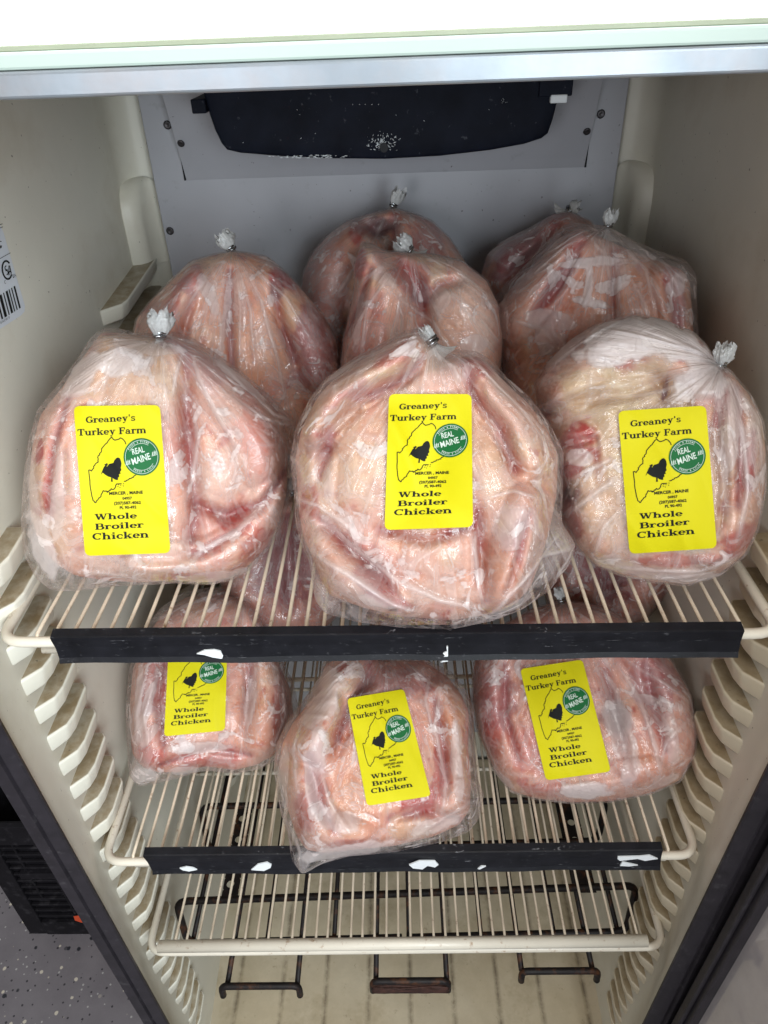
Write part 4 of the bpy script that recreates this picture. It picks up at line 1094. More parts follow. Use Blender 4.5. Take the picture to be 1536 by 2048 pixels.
# ------------------------------------------------------------------ a bagged bird
PINK = np.array([0.68, 0.365, 0.270])
TONES = {'red': (0.40, 0.045, 0.04), 'dark': (0.15, 0.03, 0.035), 'fat': (0.64, 0.45, 0.29), 'pale': (0.68, 0.46, 0.37), 'pink': (0.56, 0.21, 0.175),
         'plum': (0.36, 0.13, 0.14), 'bone': (0.72, 0.60, 0.52), 'orange': (0.60, 0.26, 0.14), 'black': (0.07, 0.04, 0.045)}
def bird(seed, c, d, outline, shelf_h, T=0.072, flesh=None, ridges=(), bumps=(), creases=(), blots=(), frost=(), folds=(), tie=None, tail=None,
         label=None, tint=(1, 1, 1), nphi=380, nt=112, pleats=26, text='', group=None, tail_r=0.012, tail_mat='tail', bagfold=1.0, flat=None, p_exp=4.6):
    rg = np.random.default_rng(seed)
    nv = ray(c[0], c[1]); nv = nv/np.linalg.norm(nv)
    ex = RR-nv*(RR@nv); ex /= np.linalg.norm(ex); ey = np.cross(ex, nv)
    if d is None:                                       # so that the lowest outline point stands on the shelf
        lowp = max(outline, key=lambda q: q[1]); P = on_h(lowp[0], lowp[1], shelf_h-0.010); d = float((P-CAM)@nv)
    C = CAM+d*nv
    def px2uv(px, py, w=0.0):
        D = ray(px, py); t = (d-w)/(D@nv)
        P = CAM+D*t[..., None]-C
        return P@ex, P@ey
    def polar(pts, sm):
        u, v = px2uv(np.array([q[0] for q in pts]), np.array([q[1] for q in pts]))
        ph = np.arctan2(v, u); r = np.hypot(u, v); o = np.argsort(ph); ph, r = ph[o], r[o]
        g = np.linspace(-np.pi, np.pi, 721)
        # interpolate along straight chords between the traced points
        R = np.zeros(721)
        php = np.concatenate([ph[-1:]-2*np.pi, ph, ph[:1]+2*np.pi]); rp = np.concatenate([r[-1:], r, r[:1]])
        k = np.clip(np.searchsorted(php, g)-1, 0, len(php)-2)
        x0, y0 = rp[k]*np.cos(php[k]), rp[k]*np.sin(php[k]); x1, y1 = rp[k+1]*np.cos(php[k+1]), rp[k+1]*np.sin(php[k+1])
        den = np.cos(g)*(y1-y0)-np.sin(g)*(x1-x0); R = (x0*(y1-y0)-y0*(x1-x0))/np.where(abs(den) < 1e-9, 1e-9, den)
        R = R[:720]; n = int(sm*2)
        if n > 0:
            ker = np.hanning(2*n+3); ker /= ker.sum(); Rp = np.concatenate([R[-n-1:], R, R[:n+1]]); R = np.convolve(Rp, ker, 'valid')
        return R
    RB = polar(outline, 2)*0.990
    RF = polar(flesh, 3)*0.99 if flesh else polar(outline, 5)*0.978
    RF = np.minimum(RF, RB*0.984)
    def Rat(R, ph): return np.interp((ph+np.pi) % (2*np.pi), np.linspace(0, 2*np.pi, 721), np.append(R, R[0]))
    TB, TF = T, T-0.003
    def base(u, v, R, T_, p=p_exp):
        s = np.hypot(u, v)/Rat(R, np.arctan2(v, u)); return T_*np.sqrt(np.clip(1-np.clip(s, 0, 1)**p, 0, 1)), s
    def conv(pts):
        px = np.array([q[0] for q in pts], float); py = np.array([q[1] for q in pts], float); w = np.zeros(len(px))
        for _ in range(3):
            u, v = px2uv(px, py, w); w, _s = base(u, v, RB, TB)
        return np.stack([u, v], 1)
    mpp = d/F_PX/(nv@FW)                                 # metres per photo pixel at the bird
    RID = [(conv(q), r*mpp, h) for q, r, h in ridges]
    BMP = [(conv([q])[0], rx*mpp, ry*mpp, math.radians(-rot), h) for q, rx, ry, rot, h in bumps]
    CRE = [(conv(q), w*mpp, h) for q, w, h in creases]
    BLO = [(conv([q])[0], rx*mpp, ry*mpp, math.radians(-rot), tone, k) for q, rx, ry, rot, tone, k in blots]
    FRO = [(conv([q])[0], rx*mpp, ry*mpp, math.radians(-rot), k) for q, rx, ry, rot, k in frost]
    FOL = [(conv(q), w*mpp, h, k) for q, w, h, k in folds]
    def ell(u, v, c0, rx, ry, rot):
        du, dv = u-c0[0], v-c0[1]; cs, sn = math.cos(rot), math.sin(rot)
        return np.hypot((du*cs+dv*sn)/rx, (-du*sn+dv*cs)/ry)
    o1 = seed*3.7
    def relief(u, v, soft):
        h = np.zeros_like(u)
        for q, r, a in RID:
            dd, al = seg_dist(u, v, q); r2 = r*(1.25 if soft else 1.0); h = np.maximum(h, 1.75*a*(1-np.clip(dd/r2, 0, 1)**2)**1.0) if a > 0 else h
        for c0, rx, ry, rot, a in BMP:
            e = ell(u, v, c0, rx, ry, rot); h = h+a*np.clip(1-e**2, 0, 1)**1.5
        for q, w, a in CRE:
            dd, al = seg_dist(u, v, q); k = np.sin(np.pi*np.clip(al*0.9+0.05, 0, 1))**0.5
            a = 1.7*a
            if soft: h = h-0.45*a*k*np.exp(-(dd/(w*1.7))**2)
            else: h = h-a*k*np.exp(-(dd/w)**2)
        h = h+0.0080*fbm(u*20, v*20, o1, 2)*(0.7 if soft else 1)
        if not soft: h = h+0.0010*fbm(u*95, v*95, o1+3, 3)
        return h
    lab_uv = None
    if label:
        lab_uv = conv(label)
        def lab_mask(u, v, grow, feather):
            # signed distance to the convex quad
            dmin = np.full(u.shape, 1e9)
            n = 4; cen = lab_uv.mean(0)
            for i in range(4):
                a, b = lab_uv[i], lab_uv[(i+1) % 4]; e = b-a; nn = np.array([-e[1], e[0]]); nn /= np.linalg.norm(nn)
                if (cen-a)@nn < 0: nn = -nn
                dmin = np.minimum(dmin, (u-a[0])*nn[0]+(v-a[1])*nn[1])
            return sstep(-grow-feather, -grow, dmin)
    def w_label(u, v):
        b, s = base(u, v, RB, TB)
        lo = np.zeros_like(u)
        for q, r, a in RID: dd, al = seg_dist(u, v, q); lo = np.maximum(lo, 0.5*a*(1-np.clip(dd/(r*1.6), 0, 1)**2)**2)
        for c0, rx, ry, rot, a in BMP: lo = lo+0.8*a*np.clip(1-ell(u, v, c0, rx*1.1, ry*1.1, rot)**2, 0, 1)**2
        return b+lo+0.0035+0.0020*perlin(u*36, v*22, o1+9)+0.0007*np.exp(-(perlin(u*30+v*14, v*9, o1+15)/0.10)**2)
    def w_flesh(u, v):
        b, s = base(u, v, RF, TF)
        fade = np.clip(1-s**9, 0, 1)
        w = b+relief(u, v, False)*fade
        if label: mk = lab_mask(u, v, 0.002, 0.01); w = np.where(mk > 0, np.minimum(w, w*(1-mk)+mk*(w_label(u, v)-0.0032)), w)
        return w, s
    # pleats running from the clip
    tuv = conv([tie])[0] if tie else np.array([0.0, 0.12])
    to_c = np.arctan2(-tuv[1], -tuv[0])
    PL = []
    for k in range(pleats):
        PL.append((rg.uniform(-1.45, 1.45), rg.normal(0, 1.6), rg.uniform(0.05, 0.21), rg.uniform(0.0012, 0.0036), rg.uniform(0.0009, 0.0026), rg.uniform(0.1, 0.75), rg.uniform(0, 0.04)))
    Rm = RB.mean()
    WR = []
    for k in range(26):
        a = rg.uniform(0, 2*np.pi); r = Rm*math.sqrt(rg.uniform(0.02, 0.9)); b = rg.uniform(0, np.pi); ln = rg.uniform(0.008, 0.04)
        x, y = r*math.cos(a), r*math.sin(a); k2 = rg.normal(0, 0.25)*ln
        WR.append((np.array([(x-ln*math.cos(b), y-ln*math.sin(b)), (x-k2*math.sin(b), y+k2*math.cos(b)), (x+ln*math.cos(b), y+ln*math.sin(b))]), rg.uniform(0.0012, 0.0026), rg.uniform(0.0006, 0.0018), rg.uniform(0.0, 0.5)))
    def w_bag(u, v):
        b, s = base(u, v, RB, TB)
        fade = np.clip(1-s**10, 0, 1)
        w = b+(relief(u, v, True)*0.35+relief(u, v, False)*0.6+0.0010)*fade
        fr = np.zeros_like(u)
        du, dv = u-tuv[0], v-tuv[1]; rr = np.hypot(du, dv); al = (np.arctan2(dv, du)-to_c+np.pi) % (2*np.pi)-np.pi
        add = np.zeros_like(u)
        for a0, cv, ln, wd, am, fk, st_ in PL:
            cen = a0+cv*rr+0.12*np.sin(rr*60+a0*9)*rr*4
            dist = abs(al-cen)*rr
            tp = sstep(st_, st_+0.012, rr)*(1-sstep(ln*0.6, ln, rr))
            pr = np.exp(-(dist/wd)**2)*tp
            add = np.maximum(add, pr*am*bagfold); fr = np.maximum(fr, fk*0.40*np.exp(-(dist/(wd*0.8))**2)*tp)
        for q, wd, am, fk in WR:
            dd, t = seg_dist(u, v, q); pr = np.exp(-(dd/wd)**2)*np.sin(np.pi*np.clip(t, 0.03, 0.97))
            add = np.maximum(add, pr*am*bagfold); fr = np.maximum(fr, fk*0.6*pr)
        for q, wd, am, fk in FOL:
            dd, t = seg_dist(u, v, q); pr = np.exp(-(dd/wd)**2)*np.sin(np.pi*np.clip(t*0.9+0.05, 0.0, 1))**0.6
            add = np.maximum(add, pr*am); fr = np.maximum(fr, fk*pr)
        # gathering near the clip
        near = np.exp(-(rr/0.028)**2)
        add = add+near*0.0022*np.sin(al*17+2*np.sin(al*5))
        w = w+add*(0.25+0.75*fade)
        for c0, rx, ry, rot, k in FRO:
            e = ell(u, v, c0, rx, ry, rot)+0.55*fbm(u*70, v*70, o1+5, 3); fr = np.maximum(fr, k*(1-sstep(0.72, 0.98, e)))
        fr = np.maximum(fr, 0.05*sstep(0.96, 1.0, s))
        wf, sf = w_flesh(u, v)
        w = np.where(sf < 0.99, np.maximum(w, wf+0.0011), w)
        if label:
            mk = lab_mask(u, v, 0.001, 0.008); w = w*(1-mk)+mk*np.maximum(w_label(u, v)-0.0012, 0)
            w = np.where((mk > 0) & (mk < 1), w, w); fr = fr*(1-mk)
        return w, fr, al, rr
    base_pt = C.copy()
    zf = Z(shelf_h)+0.0066
    # settle: lowest vertices flattened on the wires
    def build(R, fun, T_, nph, ntf, ntb, lift):
        ph = np.linspace(-np.pi, np.pi, nph, endpoint=False)
        Rr = Rat(R, ph)
        ts = np.linspace(0, 1, ntf+1)[1:]; sF = np.sin(ts*np.pi/2)
        U = np.concatenate([[0.0], (sF[:, None]*Rr*np.cos(ph)).ravel()]); V = np.concatenate([[0.0], (sF[:, None]*Rr*np.sin(ph)).ravel()])
        res = fun(U, V)
        Wv = res[0]
        P = C+U[:, None]*ex+V[:, None]*ey-Wv[:, None]*nv
        tb = np.linspace(0, 1, ntb+1)[1:]; sB = np.cos(tb[:-1]*np.pi/2)
        UB = np.concatenate([(sB[:, None]*Rr*np.cos(ph)).ravel(), [0.0]]); VB = np.concatenate([(sB[:, None]*Rr*np.sin(ph)).ravel(), [0.0]])
        wb, s = base(UB, VB, R, T_*0.95); wb = wb+0.004*fbm(UB*26, VB*26, o1+20, 3)*np.clip(1-s**5, 0, 1)
        PB = C+UB[:, None]*ex+VB[:, None]*ey+wb[:, None]*nv
        PP = np.concatenate([P, PB])
        zl = zf+lift
        z = PP[:, 2]; PP[:, 2] = np.where(z < zl+0.012, zl+0.012*np.exp(np.clip((z-zl-0.012)/0.012, -8, 0))*1.0, z)
        PP[:, 1] = np.minimum(PP[:, 1], 0.922)
        rowsn = ntf+ntb-1
        def vi(i, j): return 1+i*nph+(j % nph)
        F_ = []
        for j in range(nph): F_.append((0, vi(0, j), vi(0, j+1)))
        J = np.arange(nph); J2 = (J+1) % nph
        for i in range(rowsn-1):
            a = 1+i*nph; b = a+nph
            F_ += list(zip((a+J).tolist(), (b+J).tolist(), (b+J2).tolist(), (a+J2).tolist()))
        last = len(PP)-1
        for j in range(nph): F_.append((vi(rowsn-1, j), last, vi(rowsn-1, j+1)))
        return PP, F_, U, V, UB, VB, res
    root_loc = Vector((float(C[0]), float(C[1]), zf-0.0066))
    root = empty('bagged_chicken', root_loc, text, 'chicken', group)
    # ---- the bird
    PP, F_, U, V, UB, VB, res = build(RF, w_flesh, TF, int(nphi*0.8), int(nt*0.9), 18, 0.002)
    UU_, VV_ = np.concatenate([U, UB]), np.concatenate([V, VB])
    col = np.tile(PINK, (len(PP), 1))
    nz = fbm(UU_*30, VV_*30, o1+30, 4); n2 = fbm(UU_*52, VV_*52, o1+40, 4); n3 = fbm(UU_*17, VV_*17, o1+60, 3)
    def mixto(t, k):
        nonlocal col
        col = col*(1-k[:, None])+np.array(t)*k[:, None]
    mixto(TONES['pale'], 0.6*sstep(0.04, 0.3, nz)); mixto(TONES['fat'], 0.65*sstep(0.10, 0.35, n3)); mixto(TONES['pink'], 0.6*sstep(0.05, 0.3, -n3))
    mixto(TONES['red'], 0.6*sstep(0.27, 0.38, n2)); mixto(TONES['plum'], 0.4*sstep(0.26, 0.42, -n2))
    for q, w, a in CRE:
        dd, t = seg_dist(UU_, VV_, q); mixto(TONES['red'], 0.75*np.exp(-(dd/(w*0.9))**2)); mixto(TONES['dark'], 0.6*np.exp(-(dd/(w*0.4))**2))
    for c0, rx, ry, rot, tone, k in BLO:
        e = ell(UU_, VV_, c0, rx, ry, rot)+0.6*fbm(UU_*75, VV_*75, o1+50, 4); mixto(TONES[tone], min(1.0, k*(1.3 if tone in ('red', 'plum', 'dark') else 1.0))*(1-sstep(0.6, 0.95, e)))
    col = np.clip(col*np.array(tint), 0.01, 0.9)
    me = me_from(PP, F_, True)
    ca = me.color_attributes.new('tint', 'FLOAT_COLOR', 'POINT'); ca.data.foreach_set('color', np.concatenate([col, np.ones((len(col), 1))], 1).ravel().astype(np.float32))
    par(link('raw_chicken', me, M['flesh']), root)
    # ---- the film bag
    PP, F_, U, V, UB, VB, res = build(RB, w_bag, TB, nphi, nt+6, 18, 0.0)
    me = me_from(PP, F_, True)
    nb = len(UB)
    fr = np.concatenate([res[1], np.full(nb, 0.12)]).astype(np.float32)
    a = me.attributes.new('frost', 'FLOAT', 'POINT'); a.data.foreach_set('value', fr)
    du, dv = UB-tuv[0], VB-tuv[1]
    al = np.concatenate([res[2], (np.arctan2(dv, du)-to_c+np.pi) % (2*np.pi)-np.pi]); rr = np.concatenate([res[3], np.hypot(du, dv)])
    pv = np.stack([al*7.5+seed*3, rr*16, al*0+seed], 1).astype(np.float32)
    a = me.attributes.new('pleat', 'FLOAT_VECTOR', 'POINT'); a.data.foreach_set('vector', pv.ravel())
    par(link('plastic_bag', me, M['film']), root)
    # ---- clip and tail
    if tie:
        (wt,), = (base(tuv[:1], tuv[1:], RB, TB)[:1],)
        P0 = Vector(C+tuv[0]*ex+tuv[1]*ey-(float(wt)+0.002)*nv)
        tu = conv([tail])[0]
        tail_r *= 0.80; dirv = Vector((tu[0]-tuv[0])*ex+(tu[1]-tuv[1])*ey-0.25*np.linalg.norm(tu-tuv)*nv); ln = dirv.length*0.8; dirv.normalize()
        s1 = dirv.orthogonal().normalized(); s2 = dirv.cross(s1)
        rows, na, nr = [], 40, 14
        r0 = 0.0030
        ph1, ph2 = rg.uniform(0, 6), rg.uniform(0, 6)
        Vt, Ft = [], []
        for i in range(nr+1):
            t = i/nr
            for j in range(na):
                th = 2*math.pi*j/na
                jag = 1+0.10*math.sin(th*3+ph1)+0.08*math.sin(th*8+ph2)+0.07*rg.normal()*(t > 0.85)
                hh = (t*ln*jag) if t > 0 else 0
                ruf = 1+(0.16*math.sin(th*5+ph1+t*3)+0.14*math.sin(th*12+ph2+t*4)+0.10*rg.normal()*t)*min(1, t*2)
                r = (r0+(tail_r-r0)*math.sin(min(1, t*1.35)*math.pi/2)*(1-0.30*max(0, t-0.6)/0.4))*ruf
                fl_ = 0.62
                Vt.append(P0+dirv*(hh-0.0015)+s1*math.cos(th)*r+s2*math.sin(th)*r*fl_)
        for i in range(nr):
            for j in range(na): Ft.append((i*na+j, i*na+(j+1) % na, (i+1)*na+(j+1) % na, (i+1)*na+j))
        # skirt gathering down into the bag
        o0 = len(Vt)
        for i in range(1, 6):
            t = i/5
            for j in range(na):
                th = 2*math.pi*j/na; r = r0+t*t*0.010*(1+0.25*math.sin(th*8+ph1))
                Vt.append(P0-dirv*(0.0015+t*0.010)+s1*math.cos(th)*r+s2*math.sin(th)*r*0.7)
        for i in range(5):
            A = 0 if i == 0 else o0+(i-1)*na; B = o0+i*na
            for j in range(na): Ft.append((A+j, A+(j+1) % na, B+(j+1) % na, B+j))
        par(link('bag_tail', me_from(Vt, Ft, True), M[tail_mat]), root)
        bm = bmesh.new()
        for off in (0.0, 0.0026):
            bm_tube(bm, [P0+dirv*(off+0.0006*k/18)+(s1*math.cos(2*math.pi*k/18)+s2*math.sin(2*math.pi*k/18)*0.72)*(r0+0.0014) for k in range(20)], 0.0013, 7)
        par(link('metal_clip', bm_me(bm, True), M['steel']), root)
    # ---- printed label
    if label:
        Lp = [np.array(q, float) for q in label]
        csx, csy = seed % 2, (seed//2) % 2                     # the corner that has come unstuck
        def place(ab, lift):
            a, b = ab[:, :1], ab[:, 1:]
            bow = 4*a*(1-a)
            P = (1-a)*(1-b)*Lp[0]+a*(1-b)*Lp[1]+a*b*Lp[2]+(1-a)*b*Lp[3]
            w = np.zeros(len(ab))
            for _ in range(4):
                u, v = px2uv(P[:, 0], P[:, 1], w); w = w_label(u, v)
            w = w+lift+0.0028*np.clip(((ab[:, 0]*csx+(1-ab[:, 0])*(1-csx))+(ab[:, 1]*csy+(1-ab[:, 1])*(1-csy))-1.62)/0.38, 0, 1)**2
            u, v = px2uv(P[:, 0], P[:, 1], w)
            return C+u[:, None]*ex+v[:, None]*ey-w[:, None]*nv
        na, nb_ = 30, 48; asp = np.linalg.norm(Lp[3]-Lp[0])/np.linalg.norm(Lp[1]-Lp[0]); cr = 0.065
        A, B = np.meshgrid(np.linspace(0, 1, na+1), np.linspace(0, 1, nb_+1)); ab = np.stack([A.ravel(), B.ravel()], 1)
        x, y = ab[:, 0].copy(), ab[:, 1]*asp
        for sx, sy in ((0, 0), (1, 0), (0, 1), (1, 1)):
            cx_, cy_ = (cr if sx == 0 else 1-cr), (cr if sy == 0 else asp-cr)
            mk = ((x < cx_) if sx == 0 else (x > cx_)) & ((y < cy_) if sy == 0 else (y > cy_))
            dx, dy = x-cx_, y-cy_; mm = np.maximum(abs(dx), abs(dy)); rr_ = np.hypot(dx, dy)+1e-9
            x = np.where(mk, cx_+dx*mm/rr_, x); y = np.where(mk, cy_+dy*mm/rr_, y)
        ab = np.stack([x, y/asp], 1)
        PPl = place(ab, 0.0); Fl = [(i*(na+1)+j, (i+1)*(na+1)+j, (i+1)*(na+1)+j+1, i*(na+1)+j+1) for i in range(nb_) for j in range(na)]
        lab = par(link('label', me_from(PPl, Fl, True), M['yellow']), root)
        for k, (v_, f_) in ART.items():
            o = link(k, me_from(place(np.asarray(v_), ART_LIFT[k]), f_), M[ART_MAT[k]]); o.parent = lab
            o.location = -Vector(root.location)-lab.location
    return root

GR = 'bagged frozen chickens in the freezer'
# front row, top shelf
bird(1, (322, 925), None,
  [(203, 660), (225, 655), (262, 664), (300, 668), (345, 664), (385, 677), (425, 703), (470, 735), (520, 775), (560, 812), (590, 842), (588, 890), (595, 940), (582, 985), (565, 1040), (540, 1092), (508, 1137), (465, 1166), (420, 1175), (350, 1166), (280, 1169), (210, 1173), (150, 1181), (100, 1179), (70, 1152), (48, 1105), (43, 1040), (48, 960), (58, 880), (76, 820), (100, 790), (130, 755), (165, 705), (185, 674)], 0.398, T=0.074,
  flesh=[(205, 664), (250, 668), (300, 676), (345, 672), (385, 690), (425, 716), (470, 748), (520, 790), (560, 830), (575, 890), (572, 985), (555, 1050), (535, 1088), (500, 1132), (460, 1160), (420, 1172), (350, 1160), (280, 1164), (210, 1160), (150, 1150), (110, 1125), (78, 1080), (62, 1030), (60, 960), (66, 890), (82, 830), (130, 770), (170, 712)],
  ridges=[([(215, 690), (165, 765), (120, 860), (95, 960)], 52, 0.010), ([(375, 700), (440, 770), (500, 850), (530, 930)], 50, 0.010), ([(300, 1135), (420, 1125), (510, 1080), (555, 980)], 48, 0.012)],
  bumps=[((250, 900), 150, 220, 0, 0.010), ((480, 890), 90, 110, 20, 0.010)],
  creases=[([(372, 700), (372, 790), (380, 900), (395, 1020), (380, 1100)], 13, 0.009), ([(395, 1010), (455, 1035), (520, 1010), (575, 940)], 11, 0.010), ([(140, 800), (110, 900), (95, 1020)], 10, 0.005), ([(300, 1120), (400, 1105), (470, 1060)], 9, 0.006)],
  blots=[((80, 905), 10, 26, 10, 'red', 0.95), ((100, 985), 12, 70, 5, 'red', 0.45), ((470, 1035), 34, 16, -30, 'red', 0.6), ((515, 1095), 55, 40, -40, 'red', 0.5), ((370, 1150), 60, 14, 0, 'red', 0.55), ((200, 1160), 60, 10, 0, 'red', 0.3), ((250, 760), 110, 80, 0, 'fat', 0.5), ((520, 870), 45, 40, 0, 'pink', 0.5), ((270, 1120), 110, 50, 0, 'pale', 0.8), ((350, 690), 30, 16, 20, 'plum', 0.6), ((440, 800), 50, 40, 40, 'pale', 0.5), ((440, 960), 60, 60, 0, 'pale', 0.6), ((215, 668), 20, 8, 0, 'red', 0.6), ((410, 740), 30, 60, -30, 'plum', 0.35)],
  frost=[((250, 725), 52, 26, -10, 0.7), ((165, 760), 24, 60, 30, 0.6), ((85, 1090), 22, 70, -15, 0.5), ((480, 765), 70, 15, 38, 0.6), ((120, 1000), 12, 80, 8, 0.4), ((420, 1150), 80, 14, -5, 0.35), ((300, 700), 60, 16, 0, 0.45), ((70, 1000), 14, 80, 0, 0.35)],
  folds=[([(375, 690), (395, 760), (430, 830), (470, 900), (450, 960)], 5, 0.003, 0.5), ([(420, 710), (480, 770), (545, 830), (590, 850)], 5, 0.003, 0.55), ([(385, 800), (395, 880), (385, 960), (370, 1010)], 4, 0.002, 0.55), ([(540, 990), (470, 1060), (400, 1100), (370, 1130)], 5, 0.003, 0.6), ([(450, 840), (470, 930), (455, 1000)], 4, 0.0025, 0.4), ([(370, 690), (350, 760), (345, 800)], 4, 0.0025, 0.5), ([(590, 860), (520, 840), (450, 790)], 4, 0.0025, 0.5), ([(240, 690), (220, 750), (205, 800)], 4, 0.002, 0.4), ([(150, 1140), (250, 1150), (350, 1160)], 4, 0.002, 0.35)],
  tie=(320, 676), tail=(322, 632), label=[(147, 812), (320, 810), (341, 1106), (170, 1112)], pleats=30, tail_r=0.013,
  text='labelled bagged chicken at front left of the top shelf, next to the left wall', group=GR)
bird(2, (858, 965), None,
  [(762, 690), (800, 668), (835, 660), (872, 688), (910, 702), (948, 705), (978, 720), (1012, 755), (1060, 797), (1100, 852), (1126, 905), (1124, 980), (1122, 1045), (1150, 1088), (1136, 1130), (1097, 1180), (1045, 1216), (985, 1240), (900, 1257), (800, 1253), (720, 1243), (652, 1226), (632, 1200), (625, 1155), (620, 1120), (600, 1080), (592, 1040), (590, 990), (581, 915), (593, 860), (620, 800), (650, 760), (702, 722)], 0.398, T=0.066,
  flesh=[(762, 700), (800, 676), (835, 670), (880, 720), (920, 716), (950, 714), (975, 732), (1012, 768), (1056, 808), (1093, 858), (1115, 910), (1112, 990), (1098, 1060), (1080, 1120), (1062, 1170), (1030, 1205), (985, 1226), (900, 1240), (800, 1230), (730, 1215), (660, 1190), (640, 1150), (625, 1110), (607, 1070), (600, 1030), (598, 990), (592, 915), (605, 860), (630, 805), (660, 768), (710, 730)],
  ridges=[([(835, 685), (760, 740), (680, 790), (630, 860)], 48, 0.016), ([(945, 720), (985, 790), (1040, 850), (1080, 920)], 48, 0.013), ([(625, 930), (622, 1000)], 50, 0.006), ([(1085, 930), (1080, 1000)], 50, 0.006), ([(1060, 1010), (1030, 1100), (1010, 1190)], 50, 0.013), ([(640, 1100), (700, 1165), (790, 1205)], 44, 0.010)],
  bumps=[((740, 930), 95, 130, 15, 0.014), ((985, 950), 95, 120, -10, 0.013), ((860, 1100), 110, 80, 0, 0.010), ((880, 740), 60, 50, 0, 0.008)],
  creases=[([(855, 715), (800, 760), (720, 800), (660, 870), (640, 950)], 12, 0.011), ([(925, 720), (945, 790), (1000, 860), (1030, 940)], 12, 0.009), ([(640, 1040), (700, 1100), (760, 1150), (800, 1200)], 11, 0.009), ([(955, 1020), (965, 1110), (970, 1200)], 10, 0.007), ([(760, 1060), (850, 1080), (950, 1050)], 10, 0.005), ([(1050, 1030), (1035, 1110), (1010, 1180)], 9, 0.006)],
  blots=[((790, 720), 60, 26, -35, 'red', 0.5), ((700, 800), 60, 22, -40, 'plum', 0.45), ((960, 735), 30, 40, 40, 'red', 0.55), ((640, 890), 40, 40, 0, 'plum', 0.4), ((1010, 780), 40, 30, 40, 'pale', 0.6), ((620, 1000), 30, 40, 0, 'red', 0.5), ((1030, 1080), 14, 80, 5, 'red', 0.55), ((780, 1200), 60, 22, 25, 'red', 0.6), ((740, 1160), 30, 40, -30, 'plum', 0.5), ((1055, 1010), 60, 50, 0, 'pink', 0.5), ((740, 950), 60, 70, 0, 'fat', 0.45), ((710, 760), 60, 20, -35, 'pale', 0.5), ((700, 830), 50, 30, -40, 'fat', 0.5), ((960, 860), 40, 60, 0, 'fat', 0.4), ((1000, 1150), 50, 60, 0, 'orange', 0.5), ((840, 1080), 60, 40, 0, 'orange', 0.4), ((880, 1190), 100, 30, 5, 'pale', 0.55), ((870, 715), 30, 40, 0, 'fat', 0.6), ((785, 1218), 12, 10, 0, 'dark', 0.7)],
  frost=[((690, 745), 60, 12, -35, 0.5), ((890, 745), 40, 40, 0, 0.25), ((640, 1195), 26, 34, 0, 0.25), ((1080, 1130), 40, 60, 20, 0.25), ((1020, 1050), 36, 46, 0, 0.45), ((700, 1050), 20, 40, -30, 0.4), ((1020, 1205), 60, 14, -25, 0.4), ((660, 970), 16, 40, 0, 0.35), ((760, 1195), 40, 14, 20, 0.4)],
  folds=[([(860, 700), (905, 740), (925, 790)], 5, 0.003, 0.55), ([(900, 700), (970, 760), (1040, 830), (1090, 900)], 4, 0.0025, 0.45), ([(620, 1090), (700, 1140), (790, 1200), (840, 1220)], 6, 0.004, 0.6), ([(640, 1030), (700, 1090), (780, 1150), (880, 1200), (960, 1215)], 6, 0.0035, 0.6), ([(955, 1000), (950, 1090), (960, 1200)], 4, 0.003, 0.6), ([(1150, 1085), (1080, 1110), (1010, 1180), (960, 1240)], 5, 0.004, 0.6), ([(1120, 1050), (1060, 1130), (1030, 1210)], 4, 0.003, 0.5), ([(590, 990), (640, 1010), (700, 1060)], 4, 0.003, 0.5), ([(720, 1140), (770, 1120), (790, 1180)], 4, 0.003, 0.5), ([(860, 690), (820, 740), (790, 790)], 4, 0.003, 0.45), ([(870, 1040), (880, 1090), (850, 1110)], 4, 0.002, 0.4), ([(960, 1000), (1020, 980), (1080, 1000)], 4, 0.0025, 0.5)],
  tie=(866, 690), tail=(842, 668), label=[(778, 788), (943, 788), (946, 1054), (769, 1060)], pleats=22, tail_r=0.006,
  text='labelled bagged chicken in the middle of the top shelf front, overhanging the black strip', group=GR)
